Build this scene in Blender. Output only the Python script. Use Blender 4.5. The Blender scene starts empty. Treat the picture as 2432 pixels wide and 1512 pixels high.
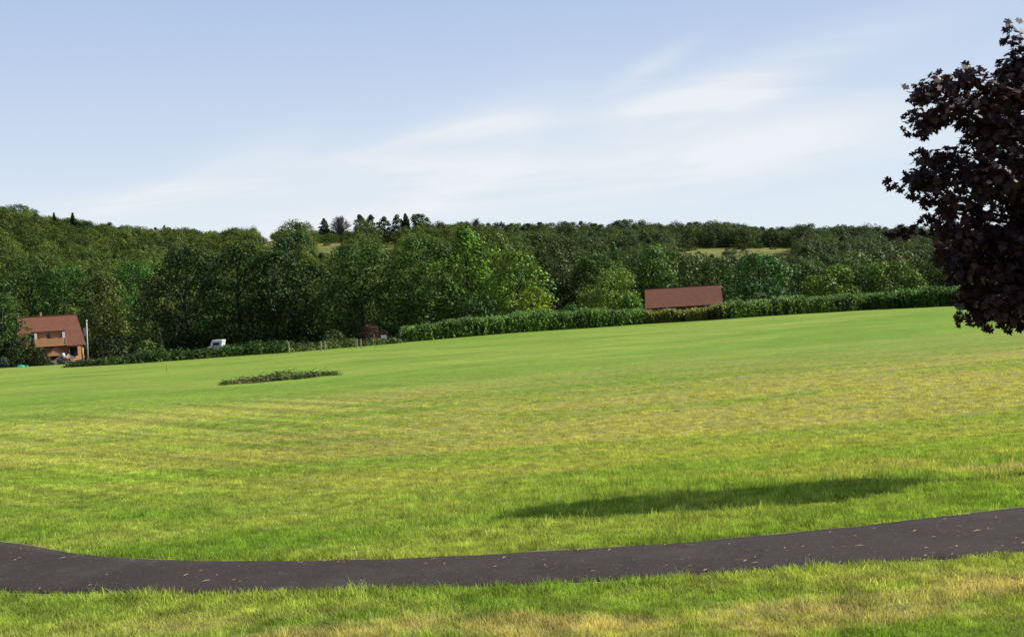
import bpy, math, random
import numpy as np
from mathutils import Matrix, Vector

# ------------------------------------------------------------------ camera, light, exposure
scene = bpy.context.scene
COL = scene.collection
W, H, F = 1024.0, 636.0, 1098.0
PITCH, ROLL = math.radians(0.94), math.radians(3.43)
CAM = np.array([0.0, 0.0, 3.3])
R0 = np.array([1.0, 0, 0]); FWD = np.array([0, math.cos(PITCH), -math.sin(PITCH)])
U0 = np.array([0, math.sin(PITCH), math.cos(PITCH)])
RGT = R0 * math.cos(ROLL) - U0 * math.sin(ROLL)
UPV = R0 * math.sin(ROLL) + U0 * math.cos(ROLL)
cam_data = bpy.data.cameras.new('camera')
cam = bpy.data.objects.new('camera', cam_data); COL.objects.link(cam)
cam.matrix_world = Matrix(((RGT[0], UPV[0], -FWD[0], CAM[0]), (RGT[1], UPV[1], -FWD[1], CAM[1]),
                           (RGT[2], UPV[2], -FWD[2], CAM[2]), (0, 0, 0, 1)))
cam_data.sensor_width = 36.0; cam_data.lens = 36.0 * F / W
cam_data.clip_start = 0.1; cam_data.clip_end = 5000
scene.camera = cam

SUN_EL, SUN_AZ = math.radians(41), math.radians(8.5)   # azimuth from +x towards +y
sdir = Vector((math.cos(SUN_EL) * math.cos(SUN_AZ), math.cos(SUN_EL) * math.sin(SUN_AZ), math.sin(SUN_EL)))
sl = bpy.data.lights.new('sun', 'SUN'); sl.energy = 5.0; sl.angle = math.radians(0.5); sl.color = (1.0, 0.95, 0.86)
sun = bpy.data.objects.new('sun', sl); COL.objects.link(sun)
sun.rotation_euler = sdir.to_track_quat('Z', 'Y').to_euler()

world = bpy.data.worlds.new('World'); scene.world = world; world.use_nodes = True
scene.view_settings.view_transform = 'Standard'; scene.view_settings.look = 'None'
scene.view_settings.exposure = 0.0; scene.view_settings.gamma = 1.0; scene.view_settings.use_curve_mapping = False
scene.cycles.use_denoising = True
scene.cycles.max_bounces = 6; scene.cycles.transparent_max_bounces = 6


class NT:
    """small node-graph helper"""
    def __init__(s, tree): s.t = tree
    def new(s, typ, **kw):
        n = s.t.nodes.new(typ)
        for k, v in kw.items(): setattr(n, k, v)
        return n
    def put(s, sock, v):
        if hasattr(v, 'links') or isinstance(v, bpy.types.NodeSocket): s.t.links.new(v, sock)
        else: sock.default_value = v
    def m(s, op, a, b=0.0, c=None, clamp=False):
        n = s.new('ShaderNodeMath', operation=op); n.use_clamp = clamp
        s.put(n.inputs[0], a); s.put(n.inputs[1], b)
        if c is not None: s.put(n.inputs[2], c)
        return n.outputs[0]
    def xyz(s, x, y, z=0.0):
        n = s.new('ShaderNodeCombineXYZ')
        for i, v in enumerate((x, y, z)): s.put(n.inputs[i], v)
        return n.outputs[0]
    def noise(s, vec, scale=1.0, detail=3.0, rough=0.5, dist=0.0):
        n = s.new('ShaderNodeTexNoise'); s.put(n.inputs['Vector'], vec)
        n.inputs['Scale'].default_value = scale; n.inputs['Detail'].default_value = detail
        n.inputs['Roughness'].default_value = rough; n.inputs['Distortion'].default_value = dist
        return n.outputs[0]
    def step(s, v, a, b, smooth=True):
        n = s.new('ShaderNodeMapRange'); n.interpolation_type = 'SMOOTHSTEP' if smooth else 'LINEAR'
        s.put(n.inputs[0], v); s.put(n.inputs[1], a); s.put(n.inputs[2], b)
        return n.outputs[0]
    def lerp(s, f, a, b):
        n = s.new('ShaderNodeMapRange'); s.put(n.inputs[0], f); n.inputs[3].default_value = a; n.inputs[4].default_value = b
        return n.outputs[0]
    def mix(s, f, a, b, mode='MIX'):
        n = s.new('ShaderNodeMix', data_type='RGBA', blend_type=mode)
        s.put(n.inputs[0], f)
        for sock, v in ((n.inputs[6], a), (n.inputs[7], b)):
            s.put(sock, (*v, 1.0) if isinstance(v, tuple) and len(v) == 3 else v)
        return n.outputs[2]
    def scale(s, colr, f):
        n = s.new('ShaderNodeVectorMath', operation='SCALE'); s.put(n.inputs[0], colr); s.put(n.inputs['Scale'], f)
        return n.outputs[0]


def dir_of(vx, vy):
    """unit direction through a point of the view (2431-wide coordinates)"""
    px, py = vx * W / 2431.0, vy * W / 2431.0
    d = FWD + RGT * (px - W / 2) / F + UPV * (H / 2 - py) / F
    return d / np.linalg.norm(d)


# sky: Nishita + thin cirrus
g = NT(world.node_tree); world.node_tree.nodes.clear()
sky = g.new('ShaderNodeTexSky', sky_type='NISHITA'); sky.sun_disc = False
sky.sun_elevation = SUN_EL; sky.sun_rotation = math.pi / 2 - SUN_AZ
sky.air_density = 1.0; sky.dust_density = 1.2; sky.ozone_density = 1.6; sky.altitude = 300
tc = g.new('ShaderNodeTexCoord'); sep = g.new('ShaderNodeSeparateXYZ')
g.t.links.new(tc.outputs['Generated'], sep.inputs[0])
dx, dy, dz = sep.outputs
zc = g.m('ADD', g.m('MAXIMUM', dz, 0.0), 0.10)
cx, cy = g.m('DIVIDE', dx, zc), g.m('DIVIDE', dy, zc)
# streak frame turned so that wisps rise to the right
ca, sa = math.cos(math.radians(20)), math.sin(math.radians(20))
su = g.m('ADD', g.m('MULTIPLY', cx, ca), g.m('MULTIPLY', cy, -sa))
sv = g.m('ADD', g.m('MULTIPLY', cx, sa), g.m('MULTIPLY', cy, ca))
wisp = g.noise(g.xyz(g.m('MULTIPLY', su, 0.55), g.m('MULTIPLY', sv, 1.0), 3.1), 1.0, 7, 0.55, 0.5)
soft = g.noise(g.xyz(g.m('MULTIPLY', cx, 0.35), g.m('MULTIPLY', cy, 0.5), 9.0), 1.0, 3, 0.5, 0.3)
tot = None
for (vx, vy, rx, rz, ang, amp) in ((1640, 235, 330, 46, 14, .75), (700, 450, 330, 60, 14, 1.0), (520, 440, 170, 40, 24, 1.1), (1060, 350, 200, 40, 12, .4), (1820, 205, 260, 36, 12, .45), (1640, 275, 150, 40, 8, .6), (1020, 400, 280, 62, 16, .95), (950, 430, 260, 70, 10, .8),
                                   (1130, 330, 120, 38, 10, .25), (480, 460, 200, 55, 22, .9), (420, 500, 330, 50, 0, .9), (1750, 340, 300, 45, 8, .35),
                                   (1550, 155, 110, 22, 25, .35), (1900, 330, 300, 60, 5, .4), (1300, 450, 600, 60, 4, .5)):
    d0 = dir_of(vx, vy)
    ca2, sa2 = math.cos(math.radians(ang)), math.sin(math.radians(ang))
    ddx, ddz = g.m('SUBTRACT', dx, float(d0[0])), g.m('SUBTRACT', dz, float(d0[2]))
    p = g.m('DIVIDE', g.m('ADD', g.m('MULTIPLY', ddx, ca2), g.m('MULTIPLY', ddz, sa2)), rx / 2607.0)
    q = g.m('DIVIDE', g.m('ADD', g.m('MULTIPLY', ddx, -sa2), g.m('MULTIPLY', ddz, ca2)), rz / 2607.0)
    r2 = g.m('ADD', g.m('MULTIPLY', p, p), g.m('MULTIPLY', q, q))
    e = g.m('MULTIPLY', g.m('EXPONENT', g.m('MULTIPLY', r2, -0.9)), amp)
    tot = e if tot is None else g.m('ADD', tot, e)
wf = g.step(wisp, 0.38, 0.63)
bank = g.m('MULTIPLY', g.m('MINIMUM', tot, 1.0), g.lerp(wf, 0.38, 1.15))
streak = g.m('MULTIPLY', g.m('MULTIPLY', wf, g.step(soft, 0.45, 0.75)), 0.16)
cf = g.m('MINIMUM', g.m('ADD', bank, streak), 0.92)
haze_f = g.m('SUBTRACT', 1.0, g.step(dz, 0.26, 0.50))
aer = g.mix(g.step(dz, 0.02, 0.33), (8.1, 9.1, 10.0), (4.6, 5.95, 8.8))
skym = g.mix(g.m('MULTIPLY', haze_f, 0.92), sky.outputs[0], aer)
skym = g.mix(cf, skym, (8.9, 9.35, 9.7))
bg = g.new('ShaderNodeBackground'); bg.inputs['Strength'].default_value = 0.095
g.t.links.new(skym, bg.inputs[0])
wo = g.new('ShaderNodeOutputWorld'); g.t.links.new(bg.outputs[0], wo.inputs[0])

rng = np.random.default_rng(7)
random.seed(7)


# ------------------------------------------------------------------ terrain and pixel helpers
def sstep(v, a, b):
    t = np.clip((np.asarray(v, float) - a) / (b - a), 0, 1); return t * t * (3 - 2 * t)

_px = np.array([-900, -300, 0, 92, 215, 250, 275, 330, 400, 430, 512, 674, 842, 1024, 1400, 2200.])
_zr = np.array([30, 46, 49, 38.5, 30.5, 31, 33.5, 33, 30.5, 29, 27, 23.5, 16, 11, 8, 8.])
def edge_y(x): return 107.5 + 0.33 * np.clip(x, -80, 120)
def slope_y(x): return 10.25 + 0.055 * np.clip(-x - 0.5, 0, 9) ** 2 + 0.03 * np.clip(x, 0, 20)
def T(x, y):
    x = np.asarray(x, float); y = np.asarray(y, float)
    ys = slope_y(x)
    t = np.clip((y - ys) / 15.5, 0, 1)
    z = 1.0 - (t * 1.12 - 0.12 * t * t * t)                       # raised lawn by the path running down to the field
    z = z + 0.05 * np.sin(x * .21 + y * .13) * sstep(y, ys + 4, ys + 14)
    e = edge_y(x)
    z = z - 2.0 * sstep(y, e + 6, e + 24)
    a = x / np.maximum(y, 60)
    zr = np.interp(512 + F * a, _px, _zr)
    s = np.clip((y - 185) / 265.0, 0, 1.0)
    z = z + (zr + 2) * (0.75 * s ** 1.25 + 0.25 * sstep(s, 0, 1)) * (y > 185)
    z = z + 1.2 * np.sin(x * .031 + 1) * np.sin(y * .027) * sstep(y, 190, 260)
    z = z - 14 * sstep(y, 470, 900)
    return z
def ray_at(vx, vy, D):
    d = dir_of(vx, vy); return CAM + d * (D / d[1])
def ground_at(vx, vy):
    d = dir_of(vx, vy); lo = None
    ts = np.geomspace(5, 900, 4000); P = CAM + d * ts[:, None]
    dd = P[:, 2] - T(P[:, 0], P[:, 1]); i = np.argmax(dd < 0)
    if not (dd < 0).any(): return None
    return P[i]
def view_of(P):
    P = np.asarray(P, float) - CAM
    z = P @ FWD
    return ((W / 2 + F * (P @ RGT) / z) * 2431 / W, (H / 2 - F * (P @ UPV) / z) * 2431 / W)
def m_per_v(D): return D / F * W / 2431.0      # metres per view unit at distance D


# ------------------------------------------------------------------ object helpers
def mesh_np(name, V, Fa, smooth=False):
    V = np.asarray(V, np.float32); Fa = np.asarray(Fa, np.int32)
    me = bpy.data.meshes.new(name); k = Fa.shape[1]
    me.vertices.add(len(V)); me.vertices.foreach_set('co', V.ravel())
    me.loops.add(Fa.size); me.loops.foreach_set('vertex_index', Fa.ravel())
    me.polygons.add(len(Fa)); me.polygons.foreach_set('loop_start', np.arange(0, Fa.size, k, dtype=np.int32))
    me.update(calc_edges=True)
    if smooth: me.polygons.foreach_set('use_smooth', np.ones(len(Fa), bool))
    return me
def link(name, me, mat=None, parent=None, loc=None, **props):
    o = bpy.data.objects.new(name, me); COL.objects.link(o)
    if mat is not None and me is not None and len(me.materials) == 0: me.materials.append(mat)
    if parent is not None: o.parent = parent
    if loc is not None: o.location = loc
    for k, v in props.items(): o[k] = v
    return o
def thing(name, label, cat, loc=(0, 0, 0), rz=0.0, group=None):
    o = bpy.data.objects.new(name, None); COL.objects.link(o)
    o.empty_display_size = 0.2
    o.location = loc; o.rotation_euler = (0, 0, rz); o['label'] = label; o['category'] = cat
    if group: o['group'] = group
    return o
class MB:
    def __init__(s): s.v = []; s.f = []
    def box(s, x0, x1, y0, y1, z0, z1):
        b = len(s.v)
        s.v += [(x0, y0, z0), (x1, y0, z0), (x1, y1, z0), (x0, y1, z0), (x0, y0, z1), (x1, y0, z1), (x1, y1, z1), (x0, y1, z1)]
        s.f += [tuple(b + i for i in q) for q in ((0, 3, 2, 1), (4, 5, 6, 7), (0, 1, 5, 4), (1, 2, 6, 5), (2, 3, 7, 6), (3, 0, 4, 7))]
        return s
    def prism(s, pts, axis, a, c):
        """pts: 2-D outline (ccw), extruded from a to c along axis 'x' or 'y'"""
        b = len(s.v); n = len(pts)
        for t in (a, c):
            s.v += [((t, p[0], p[1]) if axis == 'x' else (p[0], t, p[1])) for p in pts]
        s.f += [tuple(b + i for i in range(n)), tuple(b + n + i for i in reversed(range(n)))]
        s.f += [(b + i, b + n + i, b + n + (i + 1) % n, b + (i + 1) % n) for i in range(n)]
        return s
    def tube(s, pts, rads, n=8):
        b = len(s.v); pts = [Vector(p) for p in pts]
        for i, p in enumerate(pts):
            d = (pts[min(i + 1, len(pts) - 1)] - pts[max(i - 1, 0)]).normalized()
            u = d.orthogonal().normalized() if abs(d.z) < .95 else Vector((1, 0, 0)).cross(d).normalized()
            w = d.cross(u)
            for k in range(n):
                t = 2 * math.pi * k / n
                s.v.append(tuple(p + (u * math.cos(t) + w * math.sin(t)) * rads[i]))
        for i in range(len(pts) - 1):
            for k in range(n):
                s.f.append((b + i * n + k, b + i * n + (k + 1) % n, b + (i + 1) * n + (k + 1) % n, b + (i + 1) * n + k))
        s.f.append(tuple(b + k for k in reversed(range(n))))
        s.f.append(tuple(b + (len(pts) - 1) * n + k for k in range(n)))
        return s
    def blob(s, c, r, seed=0, rough=0.15, seg=12, rings=8):
        rr = random.Random(seed); b = len(s.v)
        ph = [rr.uniform(0, 6.28) for _ in range(6)]
        for i in range(rings + 1):
            th = math.pi * i / rings
            for k in range(seg):
                t = 2 * math.pi * k / seg
                d = 1 + rough * (math.sin(2 * t + ph[0] + 3 * th) + math.sin(3 * t + ph[1]) * math.sin(2 * th + ph[2])) * (math.sin(th) + .3)
                s.v.append((c[0] + r[0] * d * math.sin(th) * math.cos(t), c[1] + r[1] * d * math.sin(th) * math.sin(t), c[2] + r[2] * d * math.cos(th)))
        for i in range(rings):
            for k in range(seg):
                s.f.append((b + i * seg + k, b + (i + 1) * seg + k, b + (i + 1) * seg + (k + 1) % seg, b + i * seg + (k + 1) % seg))
        return s
    def build(s, name, mat, parent=None, smooth=False, loc=None, bevel=0, **props):
        me = bpy.data.meshes.new(name); me.from_pydata(s.v, [], s.f); me.update()
        if smooth: me.polygons.foreach_set('use_smooth', [True] * len(me.polygons))
        o = link(name, me, mat, parent, loc, **props)
        if bevel:
            b = o.modifiers.new('bevel', 'BEVEL'); b.width = bevel; b.segments = 2; b.limit_method = 'ANGLE'
        return o


# ------------------------------------------------------------------ materials
def simple(name, col, rough=0.8, var=0.15, nscale=4.0, bump=0.0, spec=0.3, metal=0.0, stretch=(1, 1, 1)):
    m = bpy.data.materials.new(name); m.use_nodes = True; t = NT(m.node_tree)
    b = m.node_tree.nodes['Principled BSDF']; b.inputs['Roughness'].default_value = rough
    b.inputs['Specular IOR Level'].default_value = spec; b.inputs['Metallic'].default_value = metal
    tc = t.new('ShaderNodeTexCoord'); mp = t.new('ShaderNodeMapping'); mp.inputs['Scale'].default_value = stretch
    t.t.links.new(tc.outputs['Object'], mp.inputs[0])
    n = t.noise(mp.outputs[0], nscale, 5, 0.6)
    c = t.mix(n, tuple(x * (1 - var) for x in col), tuple(min(1, x * (1 + var)) for x in col))
    t.t.links.new(c, b.inputs['Base Color'])
    if bump:
        bp = t.new('ShaderNodeBump'); bp.inputs['Strength'].default_value = bump; bp.inputs['Distance'].default_value = 0.02
        t.t.links.new(n, bp.inputs['Height']); t.t.links.new(bp.outputs[0], b.inputs['Normal'])
    return m

def leaf_mat(name, col=None, var=0.35, hue=(0.22, 0.06, 0.0), trans=0.35, rough=0.55, nsc=0.35, spec=0.25, random_tint=0.0, slope=False):
    """foliage: base colour from the object's own colour (or col), varied clump by clump; diffuse + translucent"""
    m = bpy.data.materials.new(name); m.use_nodes = True; t = NT(m.node_tree); t.t.nodes.clear()
    geo = t.new('ShaderNodeNewGeometry'); oi = t.new('ShaderNodeObjectInfo')
    base = oi.outputs['Color'] if col is None else (*col, 1)
    n = t.noise(geo.outputs['Position'], nsc, 3, 0.6)
    f = t.step(n, 0.3, 0.7)
    c = t.scale(base, t.lerp(f, 1 - var, 1 + var)) if col is None else t.mix(f, tuple(x * (1 - var) for x in col), tuple(x * (1 + var) for x in col))
    if slope:      # darker oaks and pines on the right-hand hill, more open yellowing trees on the left one
        sx = t.new('ShaderNodeSeparateXYZ'); t.t.links.new(geo.outputs['Position'], sx.inputs[0])
        c = t.mix(t.m('MULTIPLY', t.step(t.m('ADD', sx.outputs[0], t.m('MULTIPLY', t.m('SUBTRACT', n, .5), 120)), -30, 50), .75), c, (.048, .088, .034))
    isl = geo.outputs['Random Per Island']
    c = t.scale(c, t.lerp(t.m('POWER', isl, 1.6), 0.72, 1.6))  # random leaf brightness; the bright tail paints highlights into the foliage
    warm = t.mix(1.0, c, (1 + hue[0], 1 + hue[1], 1 + hue[2]), 'MULTIPLY')
    c = t.mix(t.step(t.noise(geo.outputs['Position'], nsc * 2.3, 2, 0.5), 0.45, 0.75), c, warm)
    if random_tint:
        r = oi.outputs['Random']
        c = t.mix(t.m('MULTIPLY', t.step(r, 0.45, 1.0), random_tint), c, t.mix(1.0, c, (1.75, 1.32, 1.0), 'MULTIPLY'))
        c = t.scale(c, t.lerp(t.m('FRACT', t.m('MULTIPLY', r, 7.31)), 0.55, 1.25))
    pb = t.new('ShaderNodeBsdfPrincipled'); pb.inputs['Roughness'].default_value = rough; pb.inputs['Specular IOR Level'].default_value = spec
    t.t.links.new(c, pb.inputs['Base Color'])
    tr = t.new('ShaderNodeBsdfTranslucent')
    t.t.links.new(t.mix(1.0, c, (1.25, 1.15, 0.6), 'MULTIPLY'), tr.inputs[0])
    mx = t.new('ShaderNodeMixShader'); mx.inputs[0].default_value = trans
    t.t.links.new(pb.outputs[0], mx.inputs[1]); t.t.links.new(tr.outputs[0], mx.inputs[2])
    out = t.new('ShaderNodeOutputMaterial'); t.t.links.new(mx.outputs[0], out.inputs[0])
    return m

# dried-out patches of the lawn (x, y, half sizes, strength)
TAN = [(6.15, 14.0, .75, .55, .9), (5.35, 15.3, .55, .4, .6), (2.4, 7.75, .95, .30, .6), (3.55, 8.05, .5, .35, .55), (-2.9, 7.6, .9, .25, .55), (-1.2, 7.9, .6, .2, .5), (.3, 7.6, .5, .2, .5)]
def field_colour(t):
    geo = t.new('ShaderNodeNewGeometry'); s = t.new('ShaderNodeSeparateXYZ'); t.t.links.new(geo.outputs['Position'], s.inputs[0])
    x, y = s.outputs[0], s.outputs[1]
    yy = t.m('SUBTRACT', y, t.m('MULTIPLY', x, 0.33))
    n1 = t.noise(t.xyz(t.m('MULTIPLY', x, 0.035), t.m('MULTIPLY', yy, 0.17), 2.0), 1.0, 4, 0.6, 0.4)
    n2 = t.noise(t.xyz(t.m('MULTIPLY', x, 0.28), t.m('MULTIPLY', y, 0.42), 5.0), 1.0, 4, 0.6)
    n3 = t.noise(t.xyz(t.m('MULTIPLY', x, 1.0), t.m('MULTIPLY', y, 1.0), 1.0), 3.2, 5, 0.7)
    n4 = t.noise(t.xyz(t.m('MULTIPLY', x, 0.03), t.m('MULTIPLY', t.m('SUBTRACT', y, t.m('MULTIPLY', x, 0.36)), 0.075), 8.0), 1.0, 5, 0.62, 0.8)
    n5 = t.noise(t.xyz(t.m('MULTIPLY', x, 0.07), t.m('MULTIPLY', yy, 0.55), 11.0), 1.0, 4, 0.6, 0.5)
    jit = t.m('MULTIPLY', t.m('SUBTRACT', n5, 0.5), 26.0)
    far = t.step(t.m('ADD', yy, jit), 38.0, 58.0)
    near = t.m('SUBTRACT', 1.0, t.step(t.m('ADD', y, t.m('MULTIPLY', t.m('SUBTRACT', n2, 0.5), 7.0)), 12.5, 19.0))
    # middle of the field: dry yellowish swathes over green
    mid_g = (0.205, 0.272, 0.045); mid_t = (0.325, 0.310, 0.086)
    mf = t.step(t.m('ADD', t.m('ADD', t.m('MULTIPLY', n1, 0.5), t.m('MULTIPLY', n5, 0.35)), t.m('MULTIPLY', n2, 0.2)), 0.43, 0.60)
    # less dry to the left, more in the band 22-45 m
    band = t.m('MULTIPLY', t.step(yy, 19.0, 27.0), t.m('SUBTRACT', 1.0, t.step(yy, 42, 52)))
    leftg = t.step(x, -9.0, -1.0)
    mf = t.m('MULTIPLY', mf, t.m('ADD', t.m('MULTIPLY', band, 0.55), t.m('ADD', 0.34, t.m('MULTIPLY', leftg, 0.40))), clamp=True)
    mid = t.mix(mf, mid_g, mid_t)
    dry = t.step(t.m('ADD', t.m('MULTIPLY', n5, .6), t.m('MULTIPLY', n2, .4)), 0.56, 0.70)
    mid = t.mix(t.m('MULTIPLY', dry, t.m('MULTIPLY', t.step(x, 0.0, 9.0), 0.6)), mid, (0.34, 0.285, 0.105))
    mow = t.noise(t.xyz(t.m('MULTIPLY', t.m('ADD', x, y), 0.95), t.m('MULTIPLY', t.m('SUBTRACT', x, y), 0.05), 4.0), 1.0, 3, 0.55, 0.15)
    mowf = t.m('MULTIPLY', t.m('MULTIPLY', t.m('SUBTRACT', t.step(mow, 0.35, 0.65), 0.5), t.m('SUBTRACT', 1.0, t.step(x, -7.0, 1.5))), 0.46)
    mid = t.scale(mid, t.m('ADD', 1.0, mowf))
    farc = t.mix(t.step(n4, 0.40, 0.60), (0.188, 0.310, 0.036), (0.262, 0.352, 0.054))
    wide = t.noise(t.xyz(t.m('MULTIPLY', x, 0.16), t.m('MULTIPLY', yy, 0.30), 33.0), 1.0, 6, 0.72, 0.6)
    farc = t.scale(farc, t.lerp(t.step(wide, 0.3, 0.72), 0.84, 1.14))
    farc = t.mix(t.m('MULTIPLY', t.step(n5, 0.55, 0.72), 0.35), farc, (0.30, 0.285, 0.085))
    nearc = t.mix(t.step(n2, 0.36, 0.62), (0.150, 0.230, 0.030), (0.245, 0.280, 0.060))
    # in front of the path: thin, dried-out patches
    front = t.m('SUBTRACT', 1.0, t.step(y, 8.3, 9.4))
    bare = t.m('MULTIPLY', t.step(t.noise(t.xyz(x, t.m('MULTIPLY', y, 2.0), 21.0), 0.75, 4, 0.6), 0.44, 0.60), t.m('MULTIPLY', front, t.m('SUBTRACT', 1.0, t.step(y, 7.9, 8.8))))
    nearc = t.mix(bare, nearc, (0.32, 0.29, 0.11))
    patch = t.m('MULTIPLY', t.step(n2, 0.60, 0.68), t.step(x, 3.5, 5.5))
    nearc = t.mix(t.m('MULTIPLY', patch, 0.8), nearc, (0.36, 0.26, 0.12))
    pn = t.m('MULTIPLY', t.m('SUBTRACT', t.noise(t.xyz(x, t.m('MULTIPLY', y, 1.6), 2.0), 2.2, 5, 0.7), 0.5), 1.9)
    for (px_, py_, rx_, ry_, am) in TAN:
        qx, qy = t.m('DIVIDE', t.m('SUBTRACT', x, px_), rx_), t.m('DIVIDE', t.m('SUBTRACT', y, py_), ry_)
        rr_ = t.m('ADD', t.m('SQRT', t.m('ADD', t.m('MULTIPLY', qx, qx), t.m('MULTIPLY', qy, qy))), pn)
        nearc = t.mix(t.m('MULTIPLY', t.m('SUBTRACT', 1.0, t.step(rr_, 0.55, 1.15)), am), nearc, (0.35, 0.30, 0.145))
    c = t.mix(near, mid, nearc); c = t.mix(far, c, farc)
    # clumpy fine variation, fading with distance as the clumps do
    fv = t.m('MULTIPLY', t.m('SUBTRACT', t.step(n3, 0.25, 0.75), 0.5), t.m('SUBTRACT', 0.75, t.m('MULTIPLY', t.step(y, 12, 60), 0.40)))
    c = t.scale(c, t.m('ADD', 1.0, fv))
    return c, x, y, n3, geo

# ground sheet: lawn and field, then meadow and leaf litter under the woods
m_field = bpy.data.materials.new('field_grass'); m_field.use_nodes = True
t = NT(m_field.node_tree); pb = t.t.nodes['Principled BSDF']
c, gx, gy, n3, geo = field_colour(t)
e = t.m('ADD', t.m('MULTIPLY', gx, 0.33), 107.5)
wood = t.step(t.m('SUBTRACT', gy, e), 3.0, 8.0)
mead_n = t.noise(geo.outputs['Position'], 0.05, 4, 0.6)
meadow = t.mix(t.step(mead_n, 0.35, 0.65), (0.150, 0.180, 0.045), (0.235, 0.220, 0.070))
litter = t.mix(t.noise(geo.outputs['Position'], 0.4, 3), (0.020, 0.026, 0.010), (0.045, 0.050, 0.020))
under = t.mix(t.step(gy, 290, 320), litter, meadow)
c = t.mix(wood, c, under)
c = t.scale(c, t.m('SUBTRACT', 1.0, t.m('MULTIPLY', t.m('SUBTRACT', 1.0, t.step(gy, 14, 34)), 0.15)))   # ground a little darker near the camera, fading out with distance
t.t.links.new(c, pb.inputs['Base Color']); pb.inputs['Roughness'].default_value = 0.9; pb.inputs['Specular IOR Level'].default_value = 0.1
bp = t.new('ShaderNodeBump'); bp.inputs['Strength'].default_value = 0.6; bp.inputs['Distance'].default_value = 0.05
t.t.links.new(t.noise(geo.outputs['Position'], 9.0, 5, 0.7), bp.inputs['Height']); t.t.links.new(bp.outputs[0], pb.inputs['Normal'])

def axis(core0, core1, step, lo, hi, grow=1.06):
    v = list(np.arange(core0, core1, step)); s = step
    while v[-1] < hi: s *= grow; v.append(v[-1] + s)
    s = step
    while v[0] > lo: s *= grow; v.insert(0, v[0] - s)
    return np.array(v)
gxs = axis(-14, 14, 0.4, -1500, 1500, 1.07); gys = axis(5, 30, 0.35, -60, 1500, 1.035)
X, Y = np.meshgrid(gxs, gys); Z = T(X, Y)
nx, ny = len(gxs), len(gys)
idx = np.arange(nx * ny).reshape(ny, nx)
quads = np.stack([idx[:-1, :-1], idx[:-1, 1:], idx[1:, 1:], idx[1:, :-1]], -1).reshape(-1, 4)
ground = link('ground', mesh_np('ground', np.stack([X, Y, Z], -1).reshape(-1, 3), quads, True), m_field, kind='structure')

# ------------------------------------------------------------------ path
FAR_E = [(-300, 1232), (-150, 1262), (0, 1290), (80, 1300), (200, 1320), (400, 1333), (600, 1335), (800, 1333), (1000, 1327), (1200, 1317), (1600, 1293), (2000, 1256), (2431, 1209), (2700, 1178)]
NEAR_E = [(-300, 1400), (-150, 1405), (0, 1409), (200, 1412), (400, 1414), (600, 1412), (800, 1407), (1000, 1401), (1200, 1394), (1600, 1374), (2000, 1346), (2431, 1318), (2700, 1300)]
fe = np.array([ground_at(*p) for p in FAR_E]); ne = np.array([ground_at(*p) for p in NEAR_E])
pxs = np.arange(-6.6, 6.6, 0.08)
def smooth_edge(P, xs):
    v = np.interp(xs, P[:, 0], P[:, 1]); k = np.ones(9) / 9
    return np.convolve(np.pad(v, 4, mode='edge'), k, 'valid')
fy, ny_ = smooth_edge(fe, pxs), smooth_edge(ne, pxs)
wob = lambda xs, s, a: a * (np.sin(xs * 7.1 + s) + .7 * np.sin(xs * 17.3 + 2 * s) + .5 * np.sin(xs * 41 + 3 * s))
fyw, nyw = fy + wob(pxs, 1, .008), ny_ + wob(pxs, 4, .008)
def path_far(x): return np.interp(x, pxs, fy)
def path_near(x): return np.interp(x, pxs, ny_)
m_asph = bpy.data.materials.new('asphalt'); m_asph.use_nodes = True
t = NT(m_asph.node_tree); pb = t.t.nodes['Principled BSDF']; geo = t.new('ShaderNodeNewGeometry'); P_ = geo.outputs['Position']
c = t.mix(t.step(t.noise(P_, 1.3, 5, 0.65), 0.3, 0.7), (0.038, 0.029, 0.024), (0.054, 0.042, 0.035))
cv = t.new('ShaderNodeTexVoronoi', feature='DISTANCE_TO_EDGE'); cv.inputs['Scale'].default_value = 1.1
wv = t.new('ShaderNodeVectorMath', operation='ADD'); nn_ = t.new('ShaderNodeTexNoise'); nn_.inputs['Scale'].default_value = 3.0; nn_.inputs['Detail'].default_value = 5
t.t.links.new(P_, nn_.inputs['Vector']); sc_ = t.scale(nn_.outputs['Color'], 0.5); t.t.links.new(P_, wv.inputs[0]); t.t.links.new(sc_, wv.inputs[1]); t.t.links.new(wv.outputs[0], cv.inputs['Vector'])
crk = t.m('MULTIPLY', t.m('SUBTRACT', 1.0, t.step(cv.outputs['Distance'], 0.002, 0.012)), t.step(t.noise(P_, .8, 2), .50, .60))
c = t.mix(t.m('MULTIPLY', crk, .7), c, (0.014, 0.012, 0.011))
c = t.mix(t.m('MULTIPLY', t.step(t.noise(P_, .9, 4, .7), .5, .72), .55), c, (0.078, 0.064, 0.056))
c = t.mix(t.step(t.noise(P_, 55, 3, 0.7), 0.45, 0.8), c, (0.085, 0.073, 0.070))
c = t.mix(t.m('MULTIPLY', t.step(t.noise(P_, 24, 2, 0.5), 0.66, 0.72), 0.7), c, (0.16, 0.13, 0.10))
t.t.links.new(c, pb.inputs['Base Color']); pb.inputs['Roughness'].default_value = 0.88; pb.inputs['Specular IOR Level'].default_value = 0.25
bp = t.new('ShaderNodeBump'); bp.inputs['Strength'].default_value = 0.7; bp.inputs['Distance'].default_value = 0.006
t.t.links.new(t.noise(P_, 70, 3, 0.6), bp.inputs['Height']); t.t.links.new(bp.outputs[0], pb.inputs['Normal'])
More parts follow.
